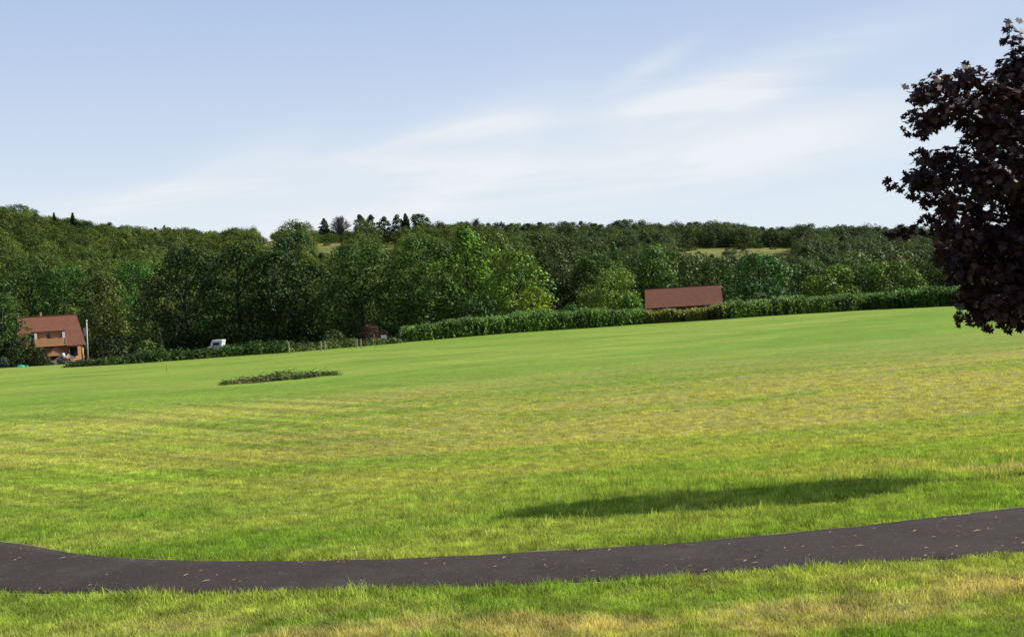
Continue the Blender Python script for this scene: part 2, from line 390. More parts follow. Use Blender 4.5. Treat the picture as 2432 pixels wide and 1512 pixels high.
def strip(name, mat, ya, yb, dz, rows=8, **pr):
    V, Q = [], []
    n = len(pxs)
    for r in range(rows + 1):
        f = r / rows; yv = ya * (1 - f) + yb * f
        crown = 0.012 * 4 * f * (1 - f) if rows > 2 else 0
        V.append(np.stack([pxs, yv, T(pxs, yv) * 0 + 1.0 + dz + crown], -1))
    V = np.concatenate(V)
    # skirts so that the slab has a real edge
    i = np.arange(n * (rows + 1)).reshape(rows + 1, n)
    Q = np.stack([i[:-1, :-1], i[:-1, 1:], i[1:, 1:], i[1:, :-1]], -1).reshape(-1, 4)
    lo1 = V[i[0]] - (0, 0, dz + .03); lo2 = V[i[-1]] - (0, 0, dz + .03)
    b = len(V); V = np.concatenate([V, lo1, lo2]); k = np.arange(n - 1)
    Q = np.concatenate([Q, np.stack([b + k, b + k + 1, i[0][k + 1], i[0][k]], -1), np.stack([i[-1][k], i[-1][k + 1], b + n + k + 1, b + n + k], -1)])
    return link(name, mesh_np(name, V, Q, False), mat, **pr)
path = strip('path', m_asph, nyw, fyw, 0.016, kind='structure')
m_soil = simple('dry_soil', (0.26, 0.20, 0.12), 0.95, 0.4, 30, 0.5)
strip('path_edge', m_soil, fyw + .002, fyw + 0.035 + .018 * np.sin(pxs * 3.3) + .012 * np.sin(pxs * 11), 0.010, rows=2, kind='structure')
strip('path_edge', m_soil, nyw - 0.03 - .012 * np.sin(pxs * 5.3), nyw - .002, 0.010, rows=2, kind='structure')

# ------------------------------------------------------------------ grass blades (real, near the camera)
m_blade = bpy.data.materials.new('grass_blades'); m_blade.use_nodes = True
t = NT(m_blade.node_tree); c, gx, gy, n3, geo = field_colour(t)
nodes = t.t.nodes; pb = nodes['Principled BSDF']
isl = geo.outputs['Random Per Island']; oi = t.new('ShaderNodeObjectInfo')
c = t.scale(c, t.lerp(isl, 1.45, 2.45))
c = t.mix(t.m('MULTIPLY', t.step(t.m('FRACT', t.m('MULTIPLY', isl, 13.7)), 0.80, 0.86), 0.30), c, (0.46, 0.45, 0.16))
c = t.scale(c, t.lerp(oi.outputs['Random'], 0.66, 1.32))
pb.inputs['Roughness'].default_value = 0.6; pb.inputs['Specular IOR Level'].default_value = 0.15
t.t.links.new(c, pb.inputs['Base Color'])
tr = t.new('ShaderNodeBsdfTranslucent'); t.t.links.new(t.mix(1.0, c, (1.2, 1.2, 0.6), 'MULTIPLY'), tr.inputs[0])
mx = t.new('ShaderNodeMixShader'); mx.inputs[0].default_value = 0.42
t.t.links.new(pb.outputs[0], mx.inputs[1]); t.t.links.new(tr.outputs[0], mx.inputs[2])
t.t.links.new(mx.outputs[0], nodes['Material Output'].inputs[0])

def blades(n, rad, h0, h1, w, lean, rg):
    """n bent blades (two quads' worth of tapering faces each) around the origin"""
    a = rg.uniform(0, 2 * np.pi, n); r = rad * np.sqrt(rg.uniform(0, 1, n))
    bx, by = r * np.cos(a), r * np.sin(a); h = rg.uniform(h0, h1, n)
    th = rg.uniform(0, 2 * np.pi, n); ld = rg.uniform(0, 2 * np.pi, n); le = h * rg.uniform(.15, 1, n) * lean
    ww = w * rg.uniform(.6, 1.3, n)
    ux, uy = np.cos(th) * ww / 2, np.sin(th) * ww / 2; lx, ly = np.cos(ld) * le, np.sin(ld) * le
    z = np.zeros(n)
    p = lambda f, s, g: np.stack([bx + ux * s + lx * f * f, by + uy * s + ly * f * f, h * g], -1)
    V = np.stack([p(0, -1, z - .1), p(0, 1, z - .1), p(.6, .8, z + .6), p(.6, -.8, z + .6), p(1, .12, z + 1), p(1, -.12, z + 1)], 1).reshape(-1, 3)
    k = np.arange(n)[:, None] * 6
    Q = np.concatenate([k + [0, 1, 2, 3], k + [3, 2, 4, 5]])
    return V, Q

def scatter(name, pts, rot, scl, idx, coll, **props):
    me = bpy.data.meshes.new(name); me.vertices.add(len(pts)); me.vertices.foreach_set('co', np.asarray(pts, np.float32).ravel())
    for an, ty, da in (('rot', 'FLOAT_VECTOR', rot), ('scl', 'FLOAT_VECTOR', scl), ('pick', 'INT', idx)):
        at = me.attributes.new(an, ty, 'POINT')
        at.data.foreach_set('vector' if ty == 'FLOAT_VECTOR' else 'value', np.asarray(da, np.float32 if ty == 'FLOAT_VECTOR' else np.int32).ravel())
    o = link(name, me, None, **props)
    ng = bpy.data.node_groups.new(name, 'GeometryNodeTree')
    ng.interface.new_socket('Geometry', in_out='INPUT', socket_type='NodeSocketGeometry')
    ng.interface.new_socket('Geometry', in_out='OUTPUT', socket_type='NodeSocketGeometry')
    N = ng.nodes.new; L = ng.links.new
    gi, go, ip, ci = N('NodeGroupInput'), N('NodeGroupOutput'), N('GeometryNodeInstanceOnPoints'), N('GeometryNodeCollectionInfo')
    ci.inputs[0].default_value = coll; ci.inputs['Separate Children'].default_value = True; ci.inputs['Reset Children'].default_value = True
    ip.inputs['Pick Instance'].default_value = True
    L(gi.outputs[0], ip.inputs['Points']); L(ci.outputs[0], ip.inputs['Instance'])
    for an, ty, sock in (('rot', 'FLOAT_VECTOR', 'Rotation'), ('scl', 'FLOAT_VECTOR', 'Scale'), ('pick', 'INT', 'Instance Index')):
        a = N('GeometryNodeInputNamedAttribute'); a.data_type = ty; a.inputs[0].default_value = an
        out = [s for s in a.outputs if s.enabled and s.name == 'Attribute'][0]
        L(out, ip.inputs[sock])
    L(ip.outputs[0], go.inputs[0])
    md = o.modifiers.new('scatter', 'NODES'); md.node_group = ng
    return o
def proto_coll(name, meshes, mat):
    c = bpy.data.collections.new(name)
    for i, me in enumerate(meshes):
        if len(me.materials) == 0: me.materials.append(mat)
        o = bpy.data.objects.new('%s_%02d' % (name, i), me); c.objects.link(o)
    return c

gr = []
for k in range(5):
    V, Q = blades(26, 0.085, 0.028, 0.060, 0.0065, 0.9, rng); gr.append(mesh_np('grass_tuft', V, Q))
for k in range(2):
    V, Q = blades(16, 0.06, 0.06, 0.12, 0.007, 0.6, rng); gr.append(mesh_np('grass_tuft', V, Q))
gcol = proto_coll('grass_tufts', gr, m_blade)
def sample_field(n, y0, y1, power):
    y = y0 + (y1 - y0) * rng.uniform(0, 1, n) ** power; x = rng.uniform(-.56, .56, n) * (y + 1)
    return x, y
xs_, ys_ = [], []
for n, a, b, pw in ((26000, 6.2, 12.5, 1), (26000, 12.5, 20, 1.1), (40000, 20, 56, 1.5)):
    x, y = sample_field(n, a, b, pw); xs_.append(x); ys_.append(y)
x, y = np.concatenate(xs_), np.concatenate(ys_)
far_off = .015 + .05 * rng.uniform(0, 1, len(x)); near_off = rng.uniform(-.02, .05, len(x))
ok = (y > path_far(x) + far_off) | (y < path_near(x) - near_off)
x, y = x[ok], y[ok]; n = len(x)
clump = .5 + .5 * np.sin(x * 1.9 + np.sin(y * 2.3) * 1.4) * np.sin(y * 2.1 + np.sin(x * 1.3))
lush = np.exp(-((y - 13.3 - .22 * x) / 2.4) ** 2) * sstep(x, -3, 1)
s = (1 - .75 * sstep(y, 30, 56)) * rng.uniform(.7, 1.25, n) * (.75 + .45 * clump) * (.86 + .42 * lush) * (1 + .25 * sstep(y, 14, 40))
edge = (y > path_near(x) - .25) & (y < path_near(x)); s = np.where(edge, s * 1.25, s)
tall = rng.uniform(0, 1, n) < (.03 + .08 * lush + .02 * edge) * (y < 22)
pick = np.where(tall, rng.integers(5, 7, n), rng.integers(0, 5, n))
scl = np.stack([s * (1 + .5 * sstep(y, 14, 40)), s * (1 + .5 * sstep(y, 14, 40)), s * rng.uniform(.75, 1.2, n)], -1)
rot = np.stack([rng.normal(0, .06, n), rng.normal(0, .06, n), rng.uniform(0, 6.28, n)], -1)
scatter('grass', np.stack([x, y, T(x, y) - .004], -1), rot, scl, pick, gcol, kind='stuff', label='mown grass growing on both sides of the asphalt path', category='grass')

# clippings and fallen leaves on the path
V, Q = [], []
for i in range(135):
    x = 5.6 - 11.5 * random.random() ** (2.6 if i % 4 else 1.0)
    f = random.uniform(.05, .95); y = float(path_near(x)) * (1 - f) + float(path_far(x)) * f
    L_, w_ = random.uniform(.008, .03) * (1.5 if random.random() < .15 else 1), random.uniform(.003, .009); a = random.uniform(-.9, .9)
    ca, sa = math.cos(a), math.sin(a); z = 1.0 + .018 + .012 * 4 * f * (1 - f) + .003; b = len(V)
    for (u, v, dz) in ((-L_, -w_ * .3, 0), (-.2 * L_, -w_, .004), (L_, 0, .008), (.1 * L_, w_, .012)):
        V.append((x + u * ca - v * sa, y + u * sa + v * ca, z + dz))
    Q.append((b, b + 1, b + 2, b + 3))
link('leaf_litter', mesh_np('leaf_litter', V, Q), simple('dead_leaf', (0.36, 0.26, 0.16), .8, .4, 3), kind='stuff', label='pale dry leaf scraps scattered on the asphalt path', category='leaf litter')

# ------------------------------------------------------------------ foliage generators
def leaf_quads(C, Nn, size, rg, aspect=1.0):
    n = len(C); Nn = Nn / (np.linalg.norm(Nn, axis=1, keepdims=True) + 1e-9)
    A = rg.normal(size=(n, 3)); U = np.cross(Nn, A); U /= (np.linalg.norm(U, axis=1, keepdims=True) + 1e-9); Vv = np.cross(Nn, U)
    s = (size * rg.uniform(.55, 1.35, n))[:, None]
    P = np.stack([C - U * s * .5 * aspect, C - Vv * s * .34 + Nn * s * .06, C + U * s * .55 * aspect, C + Vv * s * .34 + Nn * s * .06], 1).reshape(-1, 3)
    k = np.arange(n)[:, None] * 4
    return P, k + [0, 1, 2, 3]
def clump_cloud(cc, cr, per, size, rg, flat=0.62, upb=0.7):
    """leaves over the upper, outer shells of flattened clumps; cc centres, cr radii"""
    C, Nn = [], []
    for c, r in zip(cc, cr):
        n = max(8, int(per * r * r))
        d = rg.normal(size=(n, 3)); d[:, 2] += .35; d /= np.linalg.norm(d, axis=1, keepdims=True)
        rad = r * (1 - .55 * rg.uniform(0, 1, n) ** 2)[:, None]
        q = d * rad; q[:, 2] *= flat; q[:, 2] -= .25 * (q[:, 0] ** 2 + q[:, 1] ** 2) / max(r, .1)
        C.append(c + q); Nn.append(d * 1.0 + [0, 0, upb * .8] + rg.normal(size=(n, 3)) * .36)
    C, Nn = np.concatenate(C), np.concatenate(Nn)
    return leaf_quads(C, Nn, size, rg)
def envelope(kind, t):
    t = np.clip(t, 0, 1)
    if kind == 'cone': return (1 - t) ** .85 * np.clip(t * 9 + .35, 0, 1)
    if kind == 'column': return np.sin(np.pi * np.clip(t * .93 + .12, 0, 1)) ** .45
    if kind == 'shrub': return np.sqrt(np.clip(1 - (t * .98) ** 2.2, 0, 1))
    return np.clip(np.sin(np.pi * (t * .83 + .12)), 0, 1) ** .55         # broad
def crown_mesh(name, h, w, kind, size, density, rg, base=0.08, nclump=None, depth=1.0):
    h0 = h * base; hh = h - h0
    r0 = w / 2
    cr0 = np.clip(w * .17, .35, 1.5) if kind != 'cone' else np.clip(w * .13, .15, .8)
    n = nclump or int(3.0 * (w * hh) / (cr0 ** 2))
    ts = rg.uniform(0, 1, n) ** 1.12; ang = rg.uniform(0, 2 * np.pi, n)
    rr = envelope(kind, ts) * r0
    lob = 1 + .22 * np.sin(ang * 3 + ts * 7 + rg.uniform(0, 6)) + .10 * np.sin(ang * 5 + rg.uniform(0, 6))
    rad = rr * lob * rg.uniform(.62, 1.0, n) ** .7 * 1.12 - cr0 * .30
    rad = np.maximum(rad, 0)
    sx_, sy_ = rg.normal(0, .035 * w, 2); ph_ = rg.uniform(0, 6)
    cc = np.stack([rad * np.cos(ang) + sx_ * np.sin(ts * 5 + ph_) * 1.6, rad * np.sin(ang) * depth + sy_ * np.sin(ts * 4 + ph_), h0 + ts * (hh - cr0 * .5)], -1)
    cr = cr0 * rg.uniform(.6, 1.25, n)
    if kind == 'cone': cr *= (1.25 - ts)
    V, Q = clump_cloud(cc, cr, 4.6 * density / size ** 2, size, rg, flat=.55 if kind != 'cone' else .4)
    return mesh_np(name, V, Q), cc
def trunk_mb(h, r, cc, rg, lean=0.0, limbs=9, base=.08):
    mb = MB(); top = (lean * h, 0, h * .78)
    mid = (lean * h * .4 + rg.normal() * .02 * h, rg.normal() * .02 * h, h * .45)
    mb.tube([(0, 0, -.4), (0, 0, h * .12), mid, top], [r * 1.25, r, r * .7, r * .15], 7)
    pick = rg.choice(len(cc), min(limbs, len(cc)), replace=False)
    for i in pick:
        p = cc[i]; z0 = max(h * .15, min(p[2] * .72, h * .7)); f = z0 / h
        s = (mid[0] * min(1, f / .45), mid[1] * min(1, f / .45), z0)
        m_ = ((s[0] + p[0]) / 2, (s[1] + p[1]) / 2, (s[2] + p[2]) / 2 + .03 * h)
        mb.tube([s, m_, tuple(p)], [r * .42, r * .28, r * .07], 5)
    return mb
m_leaf = leaf_mat('foliage', trans=.16, var=.5, nsc=.55, hue=(.12, .04, 0))  # strong clump variation puts light and dark masses into the colour
m_bark = simple('bark', (0.042, 0.034, 0.026), .9, .35, 6, .6, stretch=(1, 1, .25))
LINE = []
def tree(vx, vtop, vw, D, kind, col, label, size=.36, dens=.85, base=.03, name='tree', cat='tree', group=None, seed=None, zoff=0, depth=1.0, limbs=8, nclump=None):
    rg = np.random.default_rng(seed if seed is not None else int(vx * 7 + vtop))
    if 100 < D < 200: LINE.append((vx, vtop, vw))
    top = ray_at(vx, vtop, D); z0 = float(T(top[0], D)) + zoff; h = float(top[2] - z0); w = vw * m_per_v(D)
    o = thing(name, label, cat, (float(top[0]), D, z0), 0, group)
    me, cc = crown_mesh('crown', h, w, kind, size, dens, rg, base, nclump, depth)
    k_ = (.88 if vx < 980 else 1.05) if D < 200 else 1.0; col = (col[0] * 1.16 * k_, col[1] * 1.30 * k_, col[2] * .95)  # tree line darkened at left; more light on right-hand crowns put into colour
    cr = link('crown' if cat != 'shrub' else 'foliage', me, m_leaf, o); cr.color = (*col, 1)
    trunk_mb(h, max(.05, .022 * h), cc, rg, limbs=limbs).build('trunk' if cat != 'shrub' else 'stems', m_bark, o, True)
    return o

DG, MG, LG, OL, YG, EM, GR = (.026, .052, .009), (.042, .080, .012), (.092, .160, .022), (.105, .118, .028), (.185, .230, .026), (.042, .105, .024), (.110, .125, .048)
BRN = (.085, .072, .026)
# ---- the dark tree line behind the field, left to right, each a tree of its own
tree(2, 690, 90, 152, 'broad', (.056, .105, .02), 'bright green tree at the left frame edge beside the log house roof', size=.28, base=.02)
tree(-60, 640, 150, 160, 'broad', MG, 'green tree rising behind the bright green tree at the left frame edge')
tree(60, 610, 150, 190, 'broad', MG, 'broad mid green tree towering behind the left half of the log house roof', size=.34)
tree(150, 625, 140, 186, 'broad', (.05, .11, .02), 'dense green tree directly behind the right half of the log house roof', size=.34)
tree(235, 640, 110, 172, 'broad', OL, 'olive brown tree just right of the house, above the flagpole')
tree(318, 612, 120, 182, 'broad', (.07, .155, .026), 'fresh green tree between the olive tree and the first dark tree', size=.32)
tree(365, 645, 90, 168, 'broad', OL, 'yellowish olive tree at the left end of the dark tree line', size=.3)
tree(440, 580, 175, 152, 'broad', DG, 'first big dark tree of the tree line, behind the white van', base=.04)
tree(560, 572, 175, 148, 'broad', (.034, .068, .010), 'big round dark green tree just right of the white van')
tree(645, 588, 150, 145, 'broad', DG, 'narrow very dark tree above the left lone fence post')
tree(725, 612, 150, 150, 'broad', (.038, .074, .011), 'shorter tree with open green tiers above the fence posts')
tree(850, 570, 185, 144, 'broad', (.042, .084, .012), 'wide green tree right behind the reddish brown dead bush')
tree(995, 553, 160, 140, 'broad', (.052, .098, .014), 'tall dense tree at the left end of the tall corn row')
tree(1105, 530, 130, 143, 'column', LG, 'tallest tree of the tree line, bright green and upright, at the middle')
tree(1165, 545, 110, 150, 'broad', (.095, .125, .026), 'olive topped tree just right of the tallest tree', size=.3)
tree(1225, 590, 130, 138, 'broad', (.115, .185, .030), 'pale green tree with sunlit drooping tiers behind the small yellow green tree')
tree(1330, 558, 130, 152, 'broad', (.058, .066, .022), 'brownish dark tree with a ragged top, right of the middle')
tree(1400, 590, 110, 150, 'broad', MG, 'plain green tree between the brownish tree and the pointed green tree')
tree(1450, 568, 110, 155, 'cone', (.085, .160, .026), 'pointed light green tree rising above the round yellow green crown', size=.3, dens=.9)
tree(1545, 575, 120, 158, 'broad', (.072, .128, .026), 'green tree just left of the long brown roof')
tree(1600, 590, 100, 162, 'broad', (.060, .100, .022), 'darker green tree above the left end of the long brown roof')
tree(1648, 598, 90, 168, 'broad', GR, 'grey green tree with a pale top above the middle of the long brown roof')
tree(1700, 605, 100, 160, 'broad', (.052, .090, .018), 'dark tree right above the right end of the long brown roof')
tree(1800, 590, 130, 143, 'broad', EM, 'emerald tree with black shaded left side, just right of the long brown roof')
tree(1895, 615, 110, 152, 'broad', (.062, .090, .022), 'dull green tree to the right of the emerald tree')
tree(1965, 622, 120, 147, 'broad', (.105, .160, .026), 'yellowish green tree in the right part of the tree line')
tree(2050, 618, 120, 150, 'broad', (.065, .110, .022), 'green tree between the yellowish tree and the purple maple')
tree(2120, 612, 120, 146, 'broad', (.095, .145, .026), 'sunlit green tree just left of the purple maple')
tree(2200, 600, 130, 152, 'broad', (.060, .105, .022), 'green tree partly covered by the left edge of the purple maple')
tree(2300, 600, 140, 150, 'broad', MG, 'green tree seen through the gaps of the purple maple')
tree(2420, 590, 150, 150, 'broad', DG, 'dark green tree behind the purple maple at the right edge of the frame')
tree(2550, 590, 150, 150, 'broad', MG, 'green tree beyond the right edge behind the purple maple')
# ---- smaller trees and shrubs at the foot of the line
tree(1265, 672, 80, 131, 'broad', YG, 'small bright yellow green tree behind the corn row, left of the middle shadow', size=.24)
tree(1130, 690, 90, 134, 'broad', (.045, .09, .022), 'low dark green tree between the tall corn row and the tallest tree', size=.26)
tree(1440, 636, 150, 136, 'broad', (.120, .175, .028), 'rounded yellow green tree spreading above the corn row near the long brown roof', size=.26)
tree(1500, 690, 60, 131, 'shrub', LG, 'light green shrub touching the left end of the long brown roof', name='shrub', cat='shrub', size=.22)
tree(1350, 715, 70, 130, 'shrub', (.05, .10, .02), 'low dark shrub standing behind the middle of the corn row', name='shrub', cat='shrub', size=.22)
tree(1852, 680, 42, 130, 'cone', (.055, .095, .060), 'small blue green spruce, left one of the pair right of the long brown roof', name='spruce', size=.16, dens=.9)
tree(1886, 679, 38, 131, 'cone', (.050, .090, .055), 'small blue green spruce, right one of the pair right of the long brown roof', name='spruce', size=.16, dens=.9)
tree(1800, 690, 60, 129, 'shrub', (.065, .11, .025), 'low green shrub left of the two small spruces', name='shrub', cat='shrub', size=.2)
tree(348, 803, 62, 128, 'shrub', (.095, .13, .026), 'yellowish green shrub standing behind the low hedge, left of the narrow conifer', name='shrub', cat='shrub', size=.2)
tree(374, 768, 34, 129, 'cone', (.045, .075, .020), 'narrow dark olive conifer beside the yellowish shrub behind the low hedge', name='conifer', size=.16, dens=.9)
tree(880, 766, 72, 122, 'shrub', (.070, .036, .022), 'reddish brown dead bush by the white square sign', name='shrub', cat='shrub', size=.18, dens=.6)
tree(790, 778, 62, 126, 'shrub', (.060, .082, .026), 'dull green bush behind the pair of posts left of the dead bush', name='shrub', cat='shrub', size=.18)
tree(945, 790, 36, 118, 'shrub', (.05, .11, .025), 'small green bush at the left tip of the tall corn row', name='shrub', cat='shrub', size=.18)
tree(78, 800, 62, 152, 'cone', (.050, .070, .018), 'dark olive pyramid evergreen in front of the left end of the log house', name='evergreen', size=.2, dens=1.0, base=.0)
tree(98, 822, 34, 151, 'shrub', (.045, .062, .018), 'low dark evergreen bush against the left of the house porch', name='shrub', cat='shrub', size=.18)
tree(30, 800, 60, 150, 'shrub', (.030, .045, .014), 'dark bush left of the house under the bright green edge tree', name='shrub', cat='shrub', size=.2)
tree(6, 845, 36, 120, 'shrub', (.050, .085, .050), 'bluish green bush at the left edge where the field ends', name='shrub', cat='shrub', size=.18)
# ---- trees that stand out on the hill and the skyline
tree(700, 548, 95, 300, 'broad', (.032, .068, .024), 'single dark round tree between the two pale meadow strips on the hillside', size=.6, base=.0)
for (vx, vt, vw, kind, col, lab, nm) in (
    (128, 503, 26, 'cone', (.03, .05, .025), 'tiny conifer tip on the left skyline slope', 'conifer'),
    (172, 503, 42, 'cone', (.028, .05, .028), 'dark pointed conifer standing out on the left skyline', 'conifer'),
    (200, 522, 42, 'broad', (.03, .055, .022), 'dark rounded tree beside the pointed conifer on the left skyline', 'tree'),
    (390, 533, 30, 'cone', (.09, .10, .05), 'small pale conifer on the skyline above the fresh green tree', 'conifer'),
    (768, 517, 20, 'column', (.06, .085, .055), 'thin pale green tree at the left of the bare tree on the skyline', 'tree'),
    (853, 508, 30, 'column', (.028, .058, .034), 'ragged dark pine right of the bare tree on the skyline', 'pine_tree'),
    (880, 508, 34, 'column', (.030, .060, .034), 'second ragged dark pine right of the bare tree', 'pine_tree'),
    (913, 512, 32, 'column', (.036, .070, .036), 'narrow forked green pine in the middle of the skyline group', 'pine_tree'),
    (944, 507, 30, 'column', (.045, .085, .040), 'rounded green skyline tree left of the thin pine', 'tree'),
    (962, 506, 16, 'column', (.035, .068, .034), 'thinnest pine in the middle skyline group', 'pine_tree'),
    (992, 504, 46, 'broad', (.042, .085, .034), 'broad topped tall tree at the right end of the skyline group', 'tree'),
    (1040, 527, 46, 'broad', (.05, .06, .03), 'dull brownish tree on the skyline just right of the broad topped tree', 'tree'),
    (1183, 523, 40, 'broad', (.028, .052, .024), 'dark tree on the skyline above the olive topped tree', 'tree'),
    (1212, 528, 34, 'broad', (.060, .110, .030), 'lighter green tree on the skyline right of the dark one', 'tree'),
    (1248, 528, 34, 'broad', (.026, .05, .024), 'dark twin topped tree on the skyline near the middle', 'tree'),
    (1282, 526, 26, 'broad', (.024, .046, .024), 'dark ball shaped tree on the skyline right of the twin topped tree', 'tree')):
    tree(vx, vt, vw, 425, kind, col, lab, size=.7, dens=1.1, base=.12 if kind == 'column' else .05, name=nm, limbs=3, zoff=-1)
# leafless tree: fine twigs
def bare_tree(vx, vt, vw, D, label):
    rg = np.random.default_rng(5); top = ray_at(vx, vt, D); z0 = float(T(top[0], D)) - 1; h = float(top[2] - z0); w = vw * m_per_v(D)
    o = thing('bare_tree', label, 'tree', (float(top[0]), D, z0)); mb = MB()
    mb.tube([(0, 0, -.5), (0, 0, h * .45)], [.35, .28], 6); tw = MB()
    for i in range(150):
        a = rg.uniform(0, 6.28); el = rg.uniform(.15, 1.5); L_ = w * .56
        e_ = (math.cos(a) * math.cos(el) * L_, math.sin(a) * math.cos(el) * L_, h * .40 + math.sin(el) * h * .60 * rg.uniform(.85, 1))
        m_ = (e_[0] * .5 + rg.normal() * .2, e_[1] * .5, h * .38 + (e_[2] - h * .38) * .62)
        tw.tube([(0, 0, h * .3), m_, e_], [.12, .07, .04], 4)
        for k in range(3):
            f_ = tuple(np.array(m_) + (np.array(e_) - m_) * rg.uniform(.2, .8)); g_ = tuple(np.array(f_) + rg.normal(size=3) * (.9, .9, .5) + (0, 0, .5))
            tw.tube([f_, g_], [.06, .03], 3)
    mb.build('trunk', m_twig, o); tw.build('branches', m_twig, o)
m_twig = simple('grey_twig', (.12, .095, .10), .9, .2)
bare_tree(806, 511, 52, 425, 'leafless purplish grey tree on the skyline left of the dark pines')
bare_tree(1130, 516, 22, 425, 'thin sparse bare tree poking above the skyline behind the tallest tree')
bare_tree(2085, 534, 34, 425, 'faint bare tree on the skyline just left of the purple maple')

# ---- woods over the hill: nearest rows as trees, the far canopy as one mass
hp = []
rgw = np.random.default_rng(99)
kinds = ['broad', 'broad', 'broad', 'column', 'broad']
for k, kd in enumerate(kinds):
    me, cc = crown_mesh('woodland_crown', 10.0, 9.0 if kd == 'broad' else 6.5, kd, .50, .70, rgw, .02); hp.append((me, cc))
MEADOW = [((630, 660), (567, 588)), ((748, 828), (574, 590)), ((908, 942), (573, 582)), ((1615, 1880), (585, 596))]
def hides_meadow(x, y, h, w):
    b, t_ = view_of((x, y, float(T(x, y)))), view_of((x, y, float(T(x, y)) + h))
    hw = w / 2 / m_per_v(y)
    for (a0, a1), (b0, b1) in MEADOW:
        if a0 - hw * .6 < b[0] < a1 + hw * .6 and t_[1] < b1 - 6 and b[1] > b0 + 3: return True
    return False
near_t, far_t = [], []
yv = 196.0
while yv < 452:
    stepw = 6.2 if yv < 260 else 7.0
    xv = -0.60 * yv
    while xv < 0.60 * yv:
        px_, py_ = xv + rgw.uniform(-2.4, 2.4), yv + rgw.uniform(-2.4, 2.4)
        w_ = rgw.uniform(5.2, 11.0); h_ = (rgw.uniform(6.5, 9.0) + .25 * w_) * (1.0 if yv < 400 else .9)
        vq = view_of((px_, py_, float(T(px_, py_))))[0]
        if 600 < vq < 1000 and py_ > 405: h_ *= .42 if vq < 960 else .7; w_ *= .75
        if hides_meadow(px_, py_, h_, w_) and rgw.uniform() < .16: h_, w_ = rgw.uniform(1.6, 2.8), rgw.uniform(2.5, 5.0); far_t.append((px_, py_, h_, w_)); xv += stepw; continue
        if not hides_meadow(px_, py_, h_, w_):
            (near_t if py_ < 216 else far_t).append((px_, py_, h_, w_))
        xv += stepw
    yv += stepw * .92
m_wood = leaf_mat('woodland_foliage', (.092, .150, .030), var=.3, random_tint=.6, nsc=.02, slope=True)
TINT = [((.045, .085, .018), 'dark green'), ((.075, .130, .024), 'mid green'), ((.115, .128, .034), 'olive'), ((.095, .160, .028), 'light green'), ((.080, .078, .030), 'brownish green')]
for me, cc in hp: pass
tmesh = [trunk_mb(10.0, .2, cc, rgw, limbs=5) for me, cc in hp]
tme = []
for mb in tmesh:
    me = bpy.data.meshes.new('trunk'); me.from_pydata(mb.v, [], mb.f); me.materials.append(m_bark); me.update(); tme.append(me)
nearcrowns = [me.copy() for me, cc in hp]
for me in nearcrowns: me.materials.clear(); me.materials.append(m_leaf)
LM = [(0, 'at the left frame edge'), (120, 'behind the log house'), (230, 'behind the olive tree'), (330, 'behind the fresh green tree'), (445, 'above the first big dark tree'),
      (560, 'above the round tree beside the van'), (720, 'above the shorter open tiered tree'), (850, 'above the dead bush'), (995, 'above the left end of the tall corn'), (1110, 'behind the tallest tree'),
      (1230, 'behind the pale sunlit tree'), (1340, 'behind the brownish dark tree'), (1450, 'behind the pointed light green tree'), (1560, 'left of the long brown roof'), (1650, 'above the long brown roof'),
      (1800, 'behind the emerald tree'), (1965, 'behind the yellowish tree'), (2120, 'just left of the purple maple'), (2300, 'behind the purple maple'), (2500, 'beyond the purple maple')]
def line_top(vx): return min([t_[1] for t_ in LINE if abs(t_[0] - vx) < t_[2] * .38] or [900])
keep = []
for q in near_t:
    (vx, vy) = view_of((q[0], q[1], float(T(q[0], q[1])) + q[2]))
    if -60 < vx < 2490 and vy < line_top(vx) + 22: keep.append((q, vx))
    else: far_t.append(q)
made = {}
for ((x, y, h_, w_), vx) in keep:
    k = int(rgw.integers(0, 5)); ci = int(rgw.choice(5, p=[.28, .27, .2, .15, .10]))
    sx = w_ / 9.0; lm = min(LM, key=lambda q: abs(q[0] - vx))[1]
    o = thing('tree', TINT[ci][1] + ' tree on the wooded slope ' + lm, 'tree', (x, y, float(T(x, y)) - .3), float(rgw.uniform(0, 6.28)), 'trees at the foot of the wooded slope')
    made.setdefault(o['label'], []).append((vx, o))
    o.scale = (sx, sx, h_ / 10.0)
    c_ = link('crown', nearcrowns[k], None, o); c_.color = (*TINT[ci][0], 1)
    link('trunk', tme[k], None, o)
ORD = ['leftmost', 'second from left', 'third from left', 'fourth from left', 'fifth from left', 'sixth from left', 'seventh from left', 'eighth from left']
for lab, lst in made.items():
    if len(lst) > 1:
        for k, (vx, o) in enumerate(sorted(lst, key=lambda q: q[0])): o['label'] = lab.replace(' on the wooded slope ', ' ') + ', ' + ORD[min(k, 7)]
wc = proto_coll('woodland_crowns', [me for me, cc in hp], m_wood)
A = np.array(far_t); n = len(A)
scatter('woodland', np.stack([A[:, 0], A[:, 1], T(A[:, 0], A[:, 1]) - .4], -1), np.stack([np.zeros(n), np.zeros(n), rgw.uniform(0, 6.28, n)], -1),
        np.stack([A[:, 3] / 9, A[:, 3] / 9, A[:, 2] / 10], -1), rgw.integers(0, 5, n), wc, kind='stuff', label='mixed deciduous woods covering the hills behind the field', category='woods')

